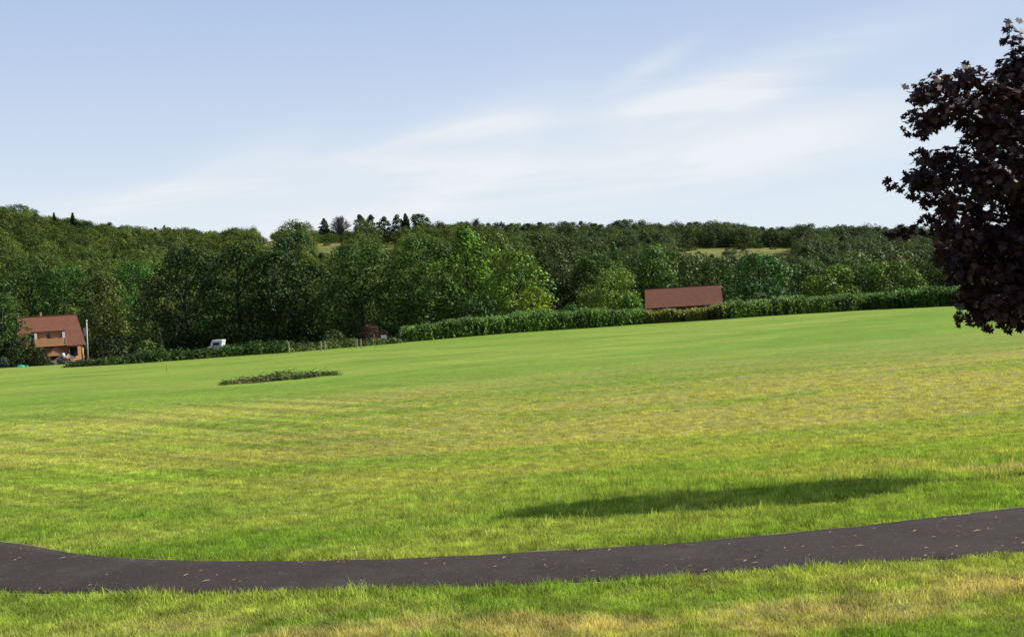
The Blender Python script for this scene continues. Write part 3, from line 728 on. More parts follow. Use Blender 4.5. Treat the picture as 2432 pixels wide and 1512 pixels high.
# ------------------------------------------------------------------ corn row, hedges and verge
def corn(name, va, vb, ya, yb, h0, h1, col, label, cat, n, rg, depth=4.0, mat=None):
    """tall leafy stalks along the field edge between two points of the edge"""
    xs = np.interp(rg.uniform(0, 1, n), [0, 1], [va, vb]); off = rg.uniform(0, depth, n)
    f = (xs - va) / (vb - va); yb_ = np.interp(f, [0, 1], [ya, yb]) + off; hh = np.interp(f, [0, 1], [h0, h1])
    hh = hh * rg.uniform(.68, 1.24, n) * (1 + .10 * np.sin(xs * .23 + 1)) * (1 + .07 * np.sin(xs * .9) + .05 * np.sin(xs * 2.7)); z0 = T(xs, yb_)
    Vs, Qs = [], []; b = 0
    for li in range(15):
        fz = (li + rg.uniform(0, 1, n)) / 15.0; a = rg.uniform(0, 6.28, n); L_ = (.55 + .25 * rg.uniform(0, 1, n)) * (1.05 - .55 * np.abs(fz - .5)) * .72; w = .05 + .035 * rg.uniform(0, 1, n)
        cx_, cy_, cz_ = xs + rg.normal(0, .05, n), yb_, z0 + hh * fz * .93
        ca, sa = np.cos(a), np.sin(a); up = hh * .12 + .08; dr = rg.uniform(-.15, .12, n)
        pts = []
        for (t_, ww) in ((0, .5), (.5, 1.0), (1.0, .12)):
            px_ = cx_ + ca * L_ * t_; py_ = cy_ + sa * L_ * t_; pz_ = cz_ + up * np.sin(t_ * 2.6) + dr * t_ * t_
            pts.append(np.stack([px_ - sa * w * ww, py_ + ca * w * ww, pz_], -1)); pts.append(np.stack([px_ + sa * w * ww, py_ - ca * w * ww, pz_ + .02], -1))
        V = np.stack(pts, 1).reshape(-1, 3); k = np.arange(n)[:, None] * 6 + b
        Vs.append(V); Qs += [k + [0, 1, 3, 2], k + [2, 3, 5, 4]]; b += len(V)
    s = .02
    st = np.stack([np.stack([xs - s, yb_, z0 - .1], -1), np.stack([xs + s, yb_, z0 - .1], -1), np.stack([xs + s * .4, yb_, z0 + hh], -1), np.stack([xs - s * .4, yb_, z0 + hh], -1)], 1).reshape(-1, 3)
    Vs.append(st); Qs.append(np.arange(n)[:, None] * 4 + b + [0, 1, 2, 3])
    o = link(name, mesh_np(name, np.concatenate(Vs), np.concatenate(Qs)), mat or m_leaf, kind='stuff', label=label, category=cat); o.color = (*col, 1)
    return o
def edge_pt(vx, vy): return ground_at(vx, vy)
rgc = np.random.default_rng(12)
E1, E2, E3, E4, E5 = [edge_pt(*p) for p in ((955, 812), (1530, 768), (1720, 757), (2060, 735), (2600, 708))]
corn('corn_row', E1[0], E2[0], E1[1], E2[1], 1.38, 1.52, (.120, .215, .050), 'tall green corn row along the far edge of the field, left of the long brown roof', 'corn', 2300, rgc)
corn('corn_row', E2[0], E3[0], E2[1], E3[1], 1.15, 1.18, (.200, .215, .050), 'lower yellowing corn in front of the long brown roof', 'corn', 700, rgc, 3.0)
corn('corn_row', E3[0], E4[0], E3[1], E4[1], 1.38, 1.42, (.125, .215, .05), 'green corn row running on to the right of the long brown roof', 'corn', 1100, rgc)
corn('corn_row', E4[0], E5[0], E4[1], E5[1], 1.6, 2.2, (.085, .175, .034), 'darker tall corn at the right end of the field edge, beside the purple maple', 'corn', 1500, rgc)
# left: low hedge, then rough verge with posts
def verge(name, pa, pb, h, size, col, label, cat, n, dep, seed, r=.5):
    rg = np.random.default_rng(seed); f = rg.uniform(0, 1, n)
    x = pa[0] + (pb[0] - pa[0]) * f; y = pa[1] + (pb[1] - pa[1]) * f + rg.uniform(0, dep, n)
    hz = h[0] + (h[1] - h[0]) * f; z = T(x, y) + hz * rg.uniform(.15, .95, n) * (1 + .12 * np.sin(x * .8)) - r * .3
    V, Q = clump_cloud(np.stack([x, y, z], -1), r * rg.uniform(.6, 1.2, n), 3.2 / size ** 2, size, rg)
    o = link(name, mesh_np(name, V, Q), m_leaf, kind='stuff', label=label, category=cat); o.color = (*col, 1); return o
H1, H2, H3 = edge_pt(255, 866), edge_pt(690, 836), edge_pt(955, 813)
verge('hedge', H1, H2, (.85, 1.1), .20, (.052, .105, .018), 'low dark green hedge along the field edge in front of the white van', 'hedge', 620, 2.5, 3)
verge('weeds', H2, H3, (.9, .55), .16, (.085, .120, .028), 'low scruffy weeds under the fence posts at the field edge', 'weeds', 420, 2.2, 4, .35)
H0 = edge_pt(150, 872)
verge('weeds', H0, H1, (.35, .9), .16, (.070, .110, .026), 'low weeds between the driveway and the field near the flagpole', 'weeds', 220, 2.0, 5, .3)

# undergrowth closing the foot of the tree line, its colour darkened as gap shade
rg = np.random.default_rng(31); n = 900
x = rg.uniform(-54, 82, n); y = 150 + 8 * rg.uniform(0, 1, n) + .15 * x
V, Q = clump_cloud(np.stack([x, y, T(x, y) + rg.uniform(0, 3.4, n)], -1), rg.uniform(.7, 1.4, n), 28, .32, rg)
u = link('undergrowth', mesh_np('undergrowth', V, Q), m_leaf, kind='stuff', label='undergrowth coloured dark for the shade beneath the trees behind the field', category='undergrowth'); u.color = (.022, .038, .010, 1)

# ------------------------------------------------------------------ buildings
m_roof = bpy.data.materials.new('brown_shingles'); m_roof.use_nodes = True
t = NT(m_roof.node_tree); pb = t.t.nodes['Principled BSDF']; tc = t.new('ShaderNodeTexCoord')
br = t.new('ShaderNodeTexBrick'); br.inputs['Scale'].default_value = 1.0
mp = t.new('ShaderNodeMapping'); t.t.links.new(tc.outputs['Object'], mp.inputs[0]); mp.inputs['Rotation'].default_value = (math.radians(-90), 0, 0)
t.t.links.new(mp.outputs[0], br.inputs['Vector'])
br.inputs['Color1'].default_value = (.225, .092, .056, 1); br.inputs['Color2'].default_value = (.165, .066, .042, 1); br.inputs['Mortar'].default_value = (.10, .042, .030, 1)
br.inputs['Brick Width'].default_value = .33; br.inputs['Row Height'].default_value = .14; br.inputs['Mortar Size'].default_value = .012
cr_ = t.mix(t.m('MULTIPLY', t.noise(tc.outputs['Object'], .7, 5, .7), .5), br.outputs[0], (.26, .115, .080))
t.t.links.new(cr_, pb.inputs['Base Color']); pb.inputs['Roughness'].default_value = .9; pb.inputs['Specular IOR Level'].default_value = .2
m_log = simple('log_wood', (.56, .30, .14), .7, .25, 3, .2, stretch=(.4, .4, 4))
m_logd = simple('dark_log_wood', (.16, .075, .035), .75, .3, 3, .2, stretch=(.4, .4, 4))
m_white = simple('white_paint', (.72, .73, .70), .5, .04)
m_glass = simple('dark_glass', (.02, .025, .03), .08, .1, spec=.6)
m_trim = simple('dark_trim', (.09, .045, .03), .8, .2)
m_stone = simple('field_stone', (.17, .135, .105), .9, .35, 2.5, .6)
m_tan = simple('pale_wood', (.42, .33, .20), .8, .2, 6, stretch=(1, 1, .2))

# --- log house (origin at the middle of the front wall's foot)
hb = ray_at(128, 868, 158); hx, hz = float(hb[0]), float(T(hb[0], 158))
hz = float(ray_at(128, 866, 158)[2])
S = 158 / 160.0
house = thing('log_house', 'log house with big brown shingled roof and recessed orange balcony at the left', 'house', (hx, 158, hz), math.radians(29))
Wd = 3.95       # half width of the walls
walls = MB(); walls.box(-Wd, Wd, 0, 7.0, 0, 3.05)
walls.build('wall', m_logd, house)
lg = MB()
for i in range(11):
    z = .14 + i * .27
    lg.tube([(-Wd - .15, -.02, z), (Wd + .15, -.02, z)], [.13, .13], 6)
lg.build('log', m_log, house, kind='stuff', smooth=True)
# main roof with an opening for the balcony: ridge at y=3.6, z=7.15; eave front y=-1.3, z=2.75
ey, ez, ry, rz_ = -1.3, 2.72, 3.5, 7.15
def rp(f): return (ey + (ry - ey) * f, ez + (rz_ - ez) * f)
def slab(mb, x0a, x1a, x0b, x1b, f0, f1, th=.16):
    (ya, za), (yb, zb) = rp(f0), rp(f1); b = len(mb.v)
    mb.v += [(x0a, ya, za), (x1a, ya, za), (x1b, yb, zb), (x0b, yb, zb), (x0a, ya, za - th), (x1a, ya, za - th), (x1b, yb, zb - th), (x0b, yb, zb - th)]
    mb.f += [tuple(b + i for i in q) for q in ((0, 1, 2, 3), (7, 6, 5, 4), (4, 5, 1, 0), (5, 6, 2, 1), (6, 7, 3, 2), (7, 4, 0, 3))]
roof = MB()
xl0, xl1, xr0, xr1 = -4.75, -4.1, 4.35, 3.95   # lower / upper corners
xi0, xi1 = -2.45, 1.75                         # balcony opening
def xl(f): return xl0 + (xl1 - xl0) * f
def xr(f): return xr0 + (xr1 - xr0) * f
slab(roof, xl(0), xi0, xl(.50), xi0, 0, .50)
slab(roof, xi1, xr(0), xi1, xr(.50), 0, .50)
slab(roof, xl(.50), xr(.50), xl(1), xr(1), .50, 1)
b = len(roof.v); back = 8.6
roof.v += [(xl1, ry, rz_), (xr1, ry, rz_), (xr1 + .3, back, ez), (xl1 - .3, back, ez), (xl1, ry, rz_ - .16), (xr1, ry, rz_ - .16), (xr1 + .3, back, ez - .16), (xl1 - .3, back, ez - .16)]
roof.f += [tuple(b + i for i in q) for q in ((0, 1, 2, 3), (7, 6, 5, 4), (5, 6, 2, 1), (6, 7, 3, 2), (7, 4, 0, 3))]
rf = roof.build('roof', m_roof, house)
MB().box(xl1 - .02, xr1 + .02, ry - .12, ry + .12, rz_ - .03, rz_ + .06).build('ridge_cap', m_roof, rf)
MB().box(-1.0, -.72, 4.0, 4.28, 6.2, 7.75).build('chimney', m_tan, rf)
# gable ends
for s in (-1, 1):
    MB().prism([(0, 3.06), (7.0, 3.06), (3.5, 6.85)], 'x', s * 3.7 - .08, s * 3.7 + .08).build('gable_wall', m_logd, house)
# dormer: cheek walls, recessed wall with windows, balcony front
dw = thing('dormer', '', '', (0, 0, 0)); dw.parent = house
for k in ('label', 'category'): del dw[k]
yw = .35
MB().box(xi0 + .1, xi1 - .1, yw, yw + .12, 2.95, 4.85).build('dormer_wall', m_log, dw)
for a, c in ((xi0 + .02, xi0 + .10), (xi1 - .10, xi1 - .02)):
    MB().box(a, c, -.6, yw, 2.9, 4.82).build('cheek_wall', m_logd, dw)
MB().box(xi0 - .05, xi1 + .05, -.05, yw + .75, 4.86, 4.98).build('dormer_roof', m_roof, dw)
MB().box(xi0, xi1 - .1, -1.25, yw - .01, 2.78, 2.92).build('balcony_floor', m_log, dw)
for i in range(6):
    MB().box(xi0 + .12, xi1 - .12, -1.2, -1.14, 2.94 + i * .16, 3.08 + i * .16).build('board', m_log, dw)
for a in (xi0 + .05, xi1 - .42):
    MB().box(a, a + .36, -.62, -.54, 3.3, 4.72).build('white_panel', m_white, dw)
for a in (xi0 - .02, xi1 - .12):
    MB().box(a, a + .12, -1.27, -1.13, 2.8, 3.95).build('post', m_tan, dw)
for a in (-1.55, .35):
    wn = MB().box(a, a + .85, yw - .05, yw - .02, 3.3, 4.45).build('window', m_log, dw)
MB().box(-.62, -.2, yw - .06, yw - .02, 3.2, 4.6).build('door', m_glass, dw)
# eave fascia
MB().box(xl0 + .1, xi0 - .03, ey - .03, ey - .002, ez - .17, ez).build('fascia', m_trim, rf)
MB().box(xi1 + .03, xr0 - .1, ey - .03, ey - .002, ez - .17, ez).build('fascia', m_trim, rf)
# porch gable with timber front and posts
pc = bpy.data.objects.new('porch', None); COL.objects.link(pc); pc.parent = house
MB().prism([(-1.15, 1.55), (1.5, 1.55), (.22, 2.5)], 'y', -2.3, -2.2).build('gable_panel', m_log, pc)
for s in (-1, 1):
    x0 = .2; mbp = MB(); b = 0
    mbp.v = [(x0, -2.45, 2.62), (x0 + s * 1.65, -2.45, 1.50), (x0 + s * 1.65, -1.0, 1.50), (x0, -1.0, 2.62), (x0, -2.45, 2.52), (x0 + s * 1.65, -2.45, 1.40), (x0 + s * 1.65, -1.0, 1.40), (x0, -1.0, 2.52)]
    mbp.f = [(0, 1, 2, 3), (7, 6, 5, 4), (0, 4, 5, 1), (1, 5, 6, 2), (2, 6, 7, 3), (3, 7, 4, 0)]
    mbp.build('porch_roof', m_roof, pc)
MB().box(-1.4, 1.75, -2.35, -2.15, 1.38, 1.54).build('beam', m_log, pc)
for a in (-1.3, 1.5): MB().tube([(a, -2.25, 0), (a, -2.25, 1.39)], [.12, .12], 8).build('post', m_log, pc, True)
MB().box(-1.05, -.5, -.32, -.24, .35, 1.25).build('window', m_tan, house)
MB().box(-.1, .8, -.30, -.22, .05, 2.0).build('door', m_glass, house)
MB().box(2.1, 3.3, -.30, -.22, 1.2, 2.4).build('window', m_glass, house)
MB().tube([(3.85, -1.0, 0), (3.85, -1.0, 2.72)], [.17, .17], 8).build('post', m_log, house, True)
MB().tube([(2.05, -1.1, 0), (2.05, -1.1, 2.7)], [.07, .07], 8).build('post', m_logd, house, True)

# things in front of the house
def P(vx, vy, D): return ray_at(vx, vy, D)
def on_ground(vx, D): 
    p = ray_at(vx, 860, D); return (float(p[0]), D, float(T(p[0], D)))
gl = on_ground(144, 153)
o = thing('wall_lantern', 'white oval lantern hanging beside the porch of the log house', 'lantern', (gl[0], 154, float(P(143, 846, 154)[2])))
MB().blob((0, 0, .1), (.32, .3, .42), 2, .1).build('globe', m_white, o, True); MB().tube([(0, 0, .45), (0, 0, 1.1)], [.03, .03], 6).build('hook', m_trim, o)
pu = P(163, 850, 152)
o = thing('patio_umbrella', 'cream patio umbrella with sunlit canopy right of the porch', 'umbrella', (float(pu[0]), 152, float(P(163, 866, 152)[2])))
V = []; mb = MB(); n = 8
mb.v = [(0, 0, 1.55)] + [(.95 * math.cos(2 * math.pi * k / n), 0.95 * math.sin(2 * math.pi * k / n), .98) for k in range(n)] + [(0, 0, 1.50)]
mb.f = [(0, 1 + k, 1 + (k + 1) % n) for k in range(n)] + [(9, 1 + (k + 1) % n, 1 + k) for k in range(n)]
mb.build('canopy', simple('cream_canvas', (.75, .58, .42), .8, .1), o); MB().tube([(0, 0, 0), (0, 0, 1.6)], [.03, .025], 6).build('pole', m_white, o)
MB().box(-.35, .35, -.3, .3, .55, .62).build('table_top', m_white, o)
rk = P(146, 868, 148)
o = MB().blob((0, 0, .35), (1.05, .8, .75), 4, .16, 16, 10).build('boulder', m_stone, smooth=True, loc=(float(rk[0]), 148, float(T(rk[0], 148)) + .25), label='large brown grey boulder in front of the house porch', category='boulder')
rk = P(128, 872, 147)
MB().blob((0, 0, .3), (.8, .6, .55), 9, .2, 14, 8).build('boulder', m_stone, smooth=True, loc=(float(rk[0]), 147.5, float(T(rk[0], 147)) + .1), label='smaller brown boulder left of the large one at the porch', category='boulder')
bt = P(148, 861, 146.5)
MB().blob((0, 0, .0), (.16, .16, .17), 6, .03).build('ball_ornament', simple('black_paint', (.02, .02, .02), .4), smooth=True, loc=(float(bt[0]), 146.6, float(T(rk[0], 148)) + 1.25), label='small black ball ornament on top of the boulder by the porch', category='ornament')
sp = P(156, 872, 140)
o = thing('post_sign', 'pale wooden T shaped post at the field edge in front of the umbrella', 'post', (float(sp[0]), 140, float(T(sp[0], 140))))
sh = float(P(156, 858, 140)[2]) - o.location.z
MB().box(-.09, .09, -.09, .09, -.2, sh).build('post', m_tan, o); MB().box(-.42, .42, -.05, .05, sh + .002, sh + .16).build('crossbar', m_tan, o)
tq = P(50, 871, 128)
o = thing('play_turtle', 'small turquoise plastic turtle shaped play box at the left edge of the field', 'play box', (float(tq[0]), 128, float(P(50, 873, 128)[2])))
m_tq = simple('turquoise_plastic', (.03, .42, .28), .4, .1)
MB().blob((0, 0, .1), (.55, .45, .30), 3, .03).build('lid', m_tq, o, True); MB().blob((.68, 0, .16), (.18, .15, .14), 5, .03).build('head', m_tq, o, True)
# flagpole
fpz = float(T(P(206, 850, 145)[0], 145)); fx = float(P(208.5, 850, 145)[0])
o = thing('flagpole', 'tall white flagpole on a stone foot right of the log house', 'flagpole', (fx, 145, fpz))
o.rotation_euler = (0, math.radians(1.6), 0)
ft = float(P(206, 762, 145)[2]) - fpz
MB().tube([(0, 0, 0), (0, 0, ft)], [.085, .06], 8).build('pole', m_white, o, True); MB().blob((0, 0, ft + .06), (.13, .13, .13), 1, 0).build('finial', m_white, o, True)
MB().box(-.32, .32, -.32, .32, -.2, .55).build('stone_foot', m_tan, o, bevel=.04)
# flag: limp cloth with stripes and a blue canton
m_flag = bpy.data.materials.new('flag_cloth'); m_flag.use_nodes = True
t = NT(m_flag.node_tree); tc = t.new('ShaderNodeTexCoord'); s_ = t.new('ShaderNodeSeparateXYZ'); t.t.links.new(tc.outputs['Object'], s_.inputs[0])
stripe = t.m('GREATER_THAN', t.m('FRACT', t.m('MULTIPLY', s_.outputs[0], 9.0)), .5)
cc_ = t.mix(stripe, (.55, .10, .14), (.75, .68, .70)); canton = t.m('MULTIPLY', t.m('GREATER_THAN', s_.outputs[2], -.38), t.m('GREATER_THAN', s_.outputs[0], -.16))
t.t.links.new(t.mix(canton, cc_, (.10, .10, .35)), t.t.nodes['Principled BSDF'].inputs['Base Color'])
n, mrows = 14, 10; V = []
for r in range(mrows + 1):
    for k in range(n + 1):
        u, v = k / n, r / mrows
        V.append((-.08 - u * (.42 + .12 * v), .10 * math.sin(u * 9 + v * 2) * (.4 + u), -v * 1.0 - u * .35 * (1 + .3 * math.sin(u * 5))))
idx = np.arange((n + 1) * (mrows + 1)).reshape(mrows + 1, n + 1)
Q = np.stack([idx[:-1, :-1], idx[:-1, 1:], idx[1:, 1:], idx[1:, :-1]], -1).reshape(-1, 4)
link('flag', mesh_np('flag', V, Q, True), m_flag, loc=(fx + .14, 145, fpz + ft - .75), label='limp striped red and white flag with blue corner hanging on the flagpole', category='flag')
# grey driveway / low wall strip by the flagpole
dv = [P(168, 856, 150), P(222, 850, 150)]
o = MB().box(0, float(dv[1][0] - dv[0][0]) + 1.2, -1.6, 1.6, -.6, .10).build('driveway', simple('pale_gravel', (.22, .21, .20), .9, .2, 6, .4), loc=(float(dv[0][0]), 151, float(dv[0][2]) - .15), kind='structure')

# --- long shed roof behind the corn
sD = 131.0
sl_, sr_ = P(1531, 700, sD), P(1714, 700, sD); smid = (float(sl_[0] + sr_[0]) / 2, sD)
L2 = float(sr_[0] - sl_[0]) / 2 * 1.0
ez_ = float(P(1623, 726, sD)[2]); rz2 = float(P(1620, 680, sD + 3.4)[2])
shed_z = float(T(smid[0], sD + 2)); e0 = ez_ - shed_z; r0_ = rz2 - shed_z
shed = thing('long_shed', 'long low shed with plain brown shingled roof half hidden behind the corn', 'shed', (smid[0], sD, shed_z), math.radians(-8))
MB().box(-L2 + .35, L2 - .35, .5, 6.4, 0, e0 - .05).build('wall', m_logd, shed)
for s in (-1, 1):
    MB().prism([(.55, e0 - .05), (6.35, e0 - .05), (3.4, r0_ - .2)], 'x', s * (L2 - .5) - .06, s * (L2 - .5) + .06).build('gable_wall', m_logd, shed)
sr = MB(); th = .14
for (ya, za, yb, zb) in ((0, e0, 3.4, r0_), (6.8, e0, 3.4, r0_)):
    b = len(sr.v); q = 1 if ya < yb else -1
    sr.v += [(-L2, ya, za), (L2, ya, za), (L2, yb, zb), (-L2, yb, zb), (-L2, ya, za - th), (L2, ya, za - th), (L2, yb, zb - th), (-L2, yb, zb - th)]
    sr.f += [tuple(b + i for i in qd) for qd in ((0, 1, 2, 3), (7, 6, 5, 4), (4, 5, 1, 0), (5, 6, 2, 1), (7, 4, 0, 3))]
srf = sr.build('roof', m_roof, shed)
MB().box(-L2 - .03, L2 + .03, -.04, -.003, e0 - th, e0 + .01).build('fascia', m_trim, srf)
MB().box(-L2 + .02, L2 - .02, 3.3, 3.5, r0_ - .02, r0_ + .05).build('ridge_cap', m_roof, srf)
for a in (-3.2, 0, 3.2): MB().box(a - .8, a + .8, .42, .48, .2, e0 - .4).build('door', m_trim, shed)
# utility box / pale object left of shed
ub = P(1520, 735, 129); o = MB().box(-.35, .35, -.2, .2, 0, 1.75).build('utility_box', simple('grey_metal', (.35, .37, .37), .6, .1), loc=(float(ub[0]), 129.5, float(T(ub[0], 129.5))), bevel=.04, label='grey utility box at the left end of the long shed', category='utility box')

# --- white van behind the hedge
vD = 128.0
va, vb = P(500, 812, vD), P(534, 812, vD); vz = float(T((va[0] + vb[0]) / 2, vD)); top = float(P(517, 805.5, vD)[2]) - vz; bot = float(P(517, 820, vD)[2]) - vz
vw_ = float(vb[0] - va[0])
van = thing('white_van', 'small white van with a sloping front and dark side window behind the low hedge', 'van', (float(va[0] + vb[0]) / 2, vD, vz), 0)
hw = vw_ / 2 * .92; mb_ = MB()
mb_.prism([(-hw - .0, bot), (hw - .13, bot), (hw, top), (-hw + .30, top)], 'y', -.8, .8).build('cabin', m_white, van, bevel=.06)
MB().box(-hw - .25, hw + .1, -.85, .85, .35, bot - .004).build('body', m_white, van, bevel=.08)
wy = (bot + top) / 2 - .1
MB().prism([(-hw + .38, wy - .16), (hw - .42, wy - .16), (hw - .36, wy + .16), (-hw + .46, wy + .16)], 'y', -.83, -.803).build('window', m_glass, van)
MB().prism([(-hw - .02, bot + .05), (-hw + .24, top - .08), (-hw + .20, top - .08), (-hw - .06, bot + .05)], 'y', -.6, .6).build('windscreen', m_glass, van)
m_tyre = simple('rubber', (.02, .02, .02), .8)
for wx in (-hw + .15, hw - .3):
    for wy_ in (-.88, .70):
        wh = MB().tube([(wx, wy_, .33), (wx, wy_ + .18, .33)], [.33, .33], 16).build('wheel', m_tyre, van, True)

# ------------------------------------------------------------------ posts, sign, stake
def post(vx, vt, vb, D, label, w_=.16, w=.11, tilt=0):
    p = P(vx, vb, D); z0 = float(T(p[0], D)); h = float(P(vx, vt, D)[2]) - z0
    mb = MB().prism([(-w / 2, -.3), (w / 2, -.3), (w / 2, h - .04), (w / 2 - .04, h), (-w / 2 + .04, h), (-w / 2, h - .04)], 'y', -w / 2, w / 2)
    o = mb.build('wooden_post', m_tan, loc=(float(p[0]), D, z0), label=label, category='post', group='pale wooden posts along the field edge'); o.rotation_euler = (0, tilt, 0)
eD = lambda vx, vy: float(edge_pt(vx, vy)[1])
D1, D2, D3, D4, D5 = eD(686, 838), eD(763, 832), eD(772, 832), eD(848, 825), eD(858, 825)
post(685.5, 812, 824, D1 + .2, 'lone pale wooden post at the right end of the low hedge', .17)
post(762, 808, 822, D2 + .2, 'left post of the pale pair in front of the dull green bush', .17)
post(771.5, 807.5, 822, D3 + .2, 'right post of the pale pair in front of the dull green bush', .15)
post(847, 803, 814, D4 + .3, 'left post of the pale pair in front of the dead bush', .17)
post(857.5, 803.5, 824, D5 - .2, 'right post of the pale pair in front of the dead bush', .18)
D6 = eD(912, 818) + 2.6; p6 = P(911, 806, D6)
sg = thing('square_sign', 'small white square sign on a short post beside the dead bush', 'sign', (float(p6[0]), D6, float(T(p6[0], D6))))
st_, sb_ = float(P(911, 794.5, D6)[2]) - sg.location.z, float(P(911, 806.5, D6)[2]) - sg.location.z
MB().box(-.04, .04, 0, .06, -.2, st_ - .05).build('post', m_tan, sg); MB().box(-.25, .25, -.03, -.003, sb_, st_).build('panel', m_white, sg, bevel=.01)
gp = ground_at(397, 881)
hst = (881 - 867) * m_per_v(gp[1])
MB().box(-.045, .045, -.03, .03, -.1, hst).build('marker_stake', simple('yellow_stake', (.62, .50, .06), .6, .1), loc=(float(gp[0]), float(gp[1]), float(T(gp[0], gp[1]))), label='thin yellow marker stake standing alone in the field at the left', category='stake')

# ------------------------------------------------------------------ brush pile in the field
ba, bb = ground_at(527, 913), ground_at(800, 888)
bp_o = thing('brush_pile', 'long low heap of cut green and brown brush lying in the field', 'brush pile', tuple(map(float, (ba + bb) / 2)), math.atan2(bb[1] - ba[1], bb[0] - ba[0]))
Lb = float(np.linalg.norm(bb[:2] - ba[:2])); rg = np.random.default_rng(8)
def ph(u): return np.interp(u, [0, .06, .12, .22, .30, .38, .45, .52, .58, .65, .75, .88, .96, 1], [.12, .26, .14, .30, .33, .24, .34, .50, .55, .40, .26, .20, .26, .05])
for nm, col, u0, u1, n, sz in (('foliage', (.110, .190, .042), 0, .1, 40, .09), ('dry_brush', (.19, .165, .08), .1, .42, 130, .08), ('foliage', (.115, .190, .045), .36, .82, 230, .10), ('foliage', (.115, .20, .045), .78, 1, 60, .09), ('dead_leaves', (.06, .045, .02), .40, .80, 45, .08)):
    u = rg.uniform(u0, u1, n); hmax = ph(u) * .82 * (.35 if nm == 'dead_leaves' else 1)
    c = np.stack([(u - .5) * Lb, (rg.uniform(-.55, .55, n) + .35 * np.sin(u * 17)) * (1 if nm != 'dead_leaves' else .2) - (.5 if nm == 'dead_leaves' else 0), hmax * rg.uniform(.1, 1, n)], -1)
    V, Q = clump_cloud(c, rg.uniform(.10, .24, n), 2.4 / sz ** 2, sz, rg)
    me = mesh_np(nm, V, Q); o = link(nm, me, m_leaf, bp_o); o['kind'] = 'stuff'; o.color = (*col, 1)
sk = MB()
for i in range(60):
    u = rg.uniform(.05, .95); x0 = (u - .5) * Lb; a = rg.normal(0, .5); L_ = rg.uniform(.3, .9); z0 = ph(u) * rg.uniform(.2, .9)
    sk.tube([(x0 - L_ / 2, rg.uniform(-.4, .4), max(.02, z0 - L_ * math.sin(a) / 2)), (x0 + L_ / 2, rg.uniform(-.4, .4), max(.02, z0 + L_ * math.sin(a) / 2))], [.018, .008], 4)
o = sk.build('twigs', m_bark, bp_o); o['kind'] = 'stuff'

# ------------------------------------------------------------------ purple maple at the right
MD = 13.3; mv = m_per_v(MD)
m_mleaf = leaf_mat('purple_leaf', (.034, .014, .016), var=.4, hue=(.7, .25, .15), trans=.22, rough=.50, nsc=1.2, spec=.34)
mbark = simple('maple_bark', (.06, .05, .045), .9, .3, 8, .6, stretch=(1, 1, .3))
mt = P(2600, 900, MD); mx0, mz0 = float(mt[0]), float(T(mt[0], MD))
maple = thing('purple_maple', 'dark purple leaved maple filling the right edge of the frame', 'tree', (mx0, MD, mz0))
BL = [(2408, 92, 30), (2425, 150, 50), (2392, 165, 38), (2400, 215, 60), (2345, 235, 50), (2300, 185, 38), (2270, 200, 40), (2225, 200, 42), (2190, 225, 34), (2165, 285, 32), (2205, 290, 42), (2255, 255, 55), (2320, 275, 60),
      (2390, 285, 70), (2185, 312, 26), (2330, 335, 50), (2400, 365, 70), (2250, 372, 36), (2205, 380, 36), (2175, 420, 36), (2215, 425, 50), (2290, 410, 58), (2360, 430, 66), (2165, 452, 24), (2430, 440, 60), (2200, 478, 28),
      (2255, 480, 42), (2320, 492, 46), (2410, 490, 46), (2160, 548, 26), (2130, 548, 20), (2200, 535, 30), (2240, 530, 34), (2280, 555, 55), (2345, 560, 62), (2415, 570, 62), (2240, 610, 38), (2290, 630, 60), (2365, 640, 70), (2435, 650, 60),
      (2305, 700, 46), (2295, 745, 30), (2330, 750, 36), (2370, 715, 60), (2430, 720, 62), (2395, 765, 26), (2425, 762, 28)]
rg = np.random.default_rng(44)
cen, rad = [], []
for (vx, vy, r) in BL:
    lay = (0.0,) if r < 33 else ((-.25, .25) if r < 50 else (-.38, 0.0, .38))  # shallow depth layers keep the crown's lawn shadow thin
    if vx > 2350 and r > 50: lay = (-.6, -.2, .2, .6)
    for dy_ in lay:
        D_ = MD + dy_ + rg.uniform(-.15, .15); cen.append(ray_at(vx + rg.uniform(-6, 6), vy + rg.uniform(-6, 6), D_)); rad.append(r * mv)
for i in range(150):                                # unseen half of the crown, shaped and thickened for its lawn shadow
    a, q = rg.uniform(0, 6.28), math.sqrt(rg.uniform(.1, 1)); vx, vy = 2565 + 185 * q * math.cos(a), 400 + 350 * q * math.sin(a)
    if vx < 2455: continue
    if vx > 2540 and vy > 560: continue  # low right part left out to shorten the shadow's right end
    dd_ = .82 * math.sqrt(max(0, 1 - (q * .95) ** 2)); cen.append(ray_at(vx, vy, MD + rg.uniform(-dd_, dd_))); rad.append(rg.uniform(50, 72) * mv)
cen, rad = np.array(cen), np.array(rad)
# five-lobed leaf outline (local x across, y along, slight fold)
LO = np.array([(0, -.10), (.10, -.42), (.30, -.30), (.30, -.12), (.55, .02), (.30, .12), (.34, .36), (.16, .28), (0, .62), (-.16, .28), (-.34, .36), (-.30, .12), (-.55, .02), (-.30, -.12), (-.30, -.30), (-.10, -.42)])
LO3 = np.concatenate([LO, (-.10 * np.abs(LO[:, :1]))], 1); kL = len(LO)
pos, nor, siz = [], [], []
for c_, r_ in zip(cen, rad):
    n = int(640 * r_ ** 1.7) + 7
    d = rg.normal(size=(n, 3)); d /= np.linalg.norm(d, axis=1, keepdims=True)
    pos.append(c_ + d * (r_ * (rg.uniform(0, 1, n) ** .45))[:, None] * (1, 1, .85)); nor.append(d * .35 + (-.05, -.25, .75) + rg.normal(size=(n, 3)) * .45); siz.append(rg.uniform(.070, .125, n))
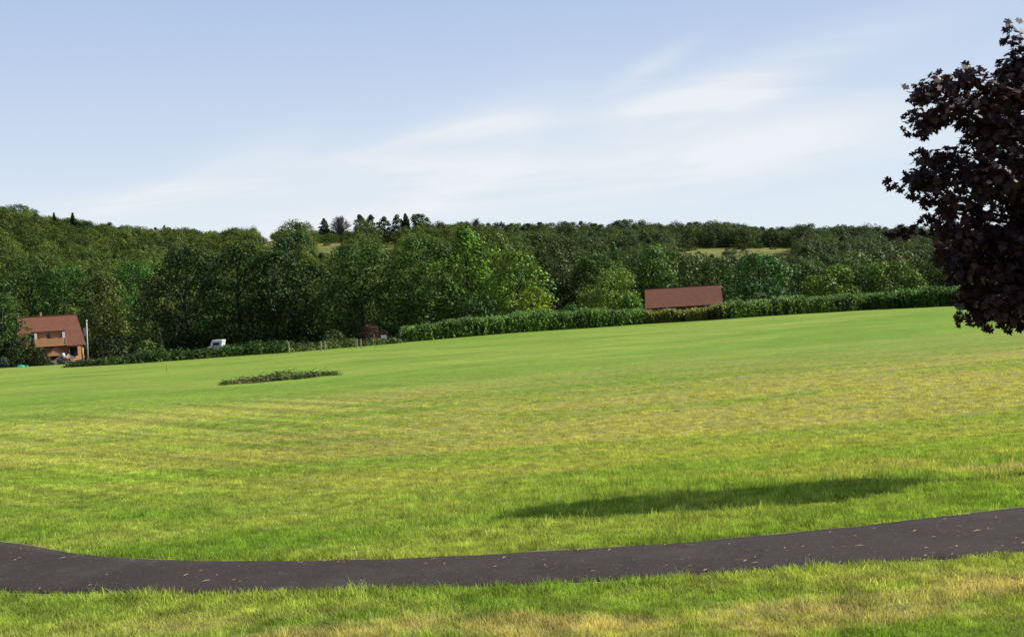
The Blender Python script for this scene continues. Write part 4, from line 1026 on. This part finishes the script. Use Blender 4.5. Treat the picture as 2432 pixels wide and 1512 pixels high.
# sprigs sticking out
for (vx, vy) in ((2103, 432), (2112, 445), (2125, 440), (2138, 450), (2110, 425), (2108, 555), (2118, 560), (2150, 565), (2398, 62), (2392, 50), (2388, 68), (2412, 70), (2420, 48), (2300, 158), (2292, 150), (2150, 205), (2145, 305), (2155, 318), (2395, 785), (2420, 780), (2350, 782), (2340, 775), (2275, 770)):
    pos.append(ray_at(vx, vy, MD)[None]); nor.append(np.array([[rg.normal() * .4, -.7, .4]])); siz.append(np.array([.12]))
pos, nor, siz = np.concatenate(pos), np.concatenate(nor), np.concatenate(siz)
nor /= np.linalg.norm(nor, axis=1, keepdims=True); A_ = rg.normal(size=pos.shape) * .6 + (0, 0, -1.0)
Vd = A_ - nor * (A_ * nor).sum(1, keepdims=True); Vd /= np.linalg.norm(Vd, axis=1, keepdims=True); Ud = np.cross(Vd, nor)
org = np.array([mx0, MD, mz0])
vx_all, vy_all = view_of(pos)
# the leaves that show largest: in frame, nearest the camera -> leaf parts; the rest -> one mass
order = np.argsort(pos[:, 1] + (vx_all > 2425) * 100); sel = order[:300]; rest = order[300:]
leaf_me = bpy.data.meshes.new('leaf'); leaf_me.from_pydata([tuple(p) for p in LO3], [], [tuple(range(kL))]); leaf_me.materials.append(m_mleaf); leaf_me.update()
for i in sel:
    o = bpy.data.objects.new('leaf', leaf_me); COL.objects.link(o); o.parent = maple
    s = siz[i]; M = Matrix([[Ud[i][k] * s, Vd[i][k] * s, nor[i][k] * s, pos[i][k] - org[k]] for k in range(3)] + [[0, 0, 0, 1]])
    o.matrix_local = M
Vv = pos[rest][:, None] + siz[rest][:, None, None] * (LO3[None, :, 0:1] * Ud[rest][:, None] + LO3[None, :, 1:2] * Vd[rest][:, None] + LO3[None, :, 2:3] * nor[rest][:, None]) - org
o = link('foliage', mesh_np('foliage', Vv.reshape(-1, 3), np.arange(len(rest) * kL).reshape(-1, kL)), m_mleaf, maple); o['kind'] = 'stuff'
tb = MB(); tb.tube([(0, 0, -.3), (0, 0, .4), (.03, 0, 2.0), (-.05, .05, 4.2), (0, 0, 6.6)], [.19, .15, .12, .08, .03], 12); tb.build('trunk', mbark, maple, True)
for j, (c_, r_) in enumerate(zip(cen, rad)):
    if rg.uniform() > .26: continue
    p = c_ - org; z0 = np.clip(p[2] - .35 * abs(p[0]) - .3, 2.75, 6.0); s = (0, 0, z0); m_ = (p[0] * .5, p[1] * .5, (z0 + p[2]) / 2 - .08)
    q1 = tuple(np.array(s) * .65 + np.array(p) * .35 + rg.normal(size=3) * .07); q2 = tuple(np.array(s) * .3 + np.array(p) * .7 + rg.normal(size=3) * .09 + (0, 0, -.06))
    MB().tube([s, q1, q2, tuple(p)], [.038, .022, .013, .005], 6).build('limb', mbark, maple, True)
print('leaves', len(pos), 'near trees', len(near_t), 'far trees', len(far_t))

tot_ = sum(len(o.data.polygons) * 2 for o in scene.objects if o.type == 'MESH' and o.data.users == 1)
print('TRIS approx', tot_)
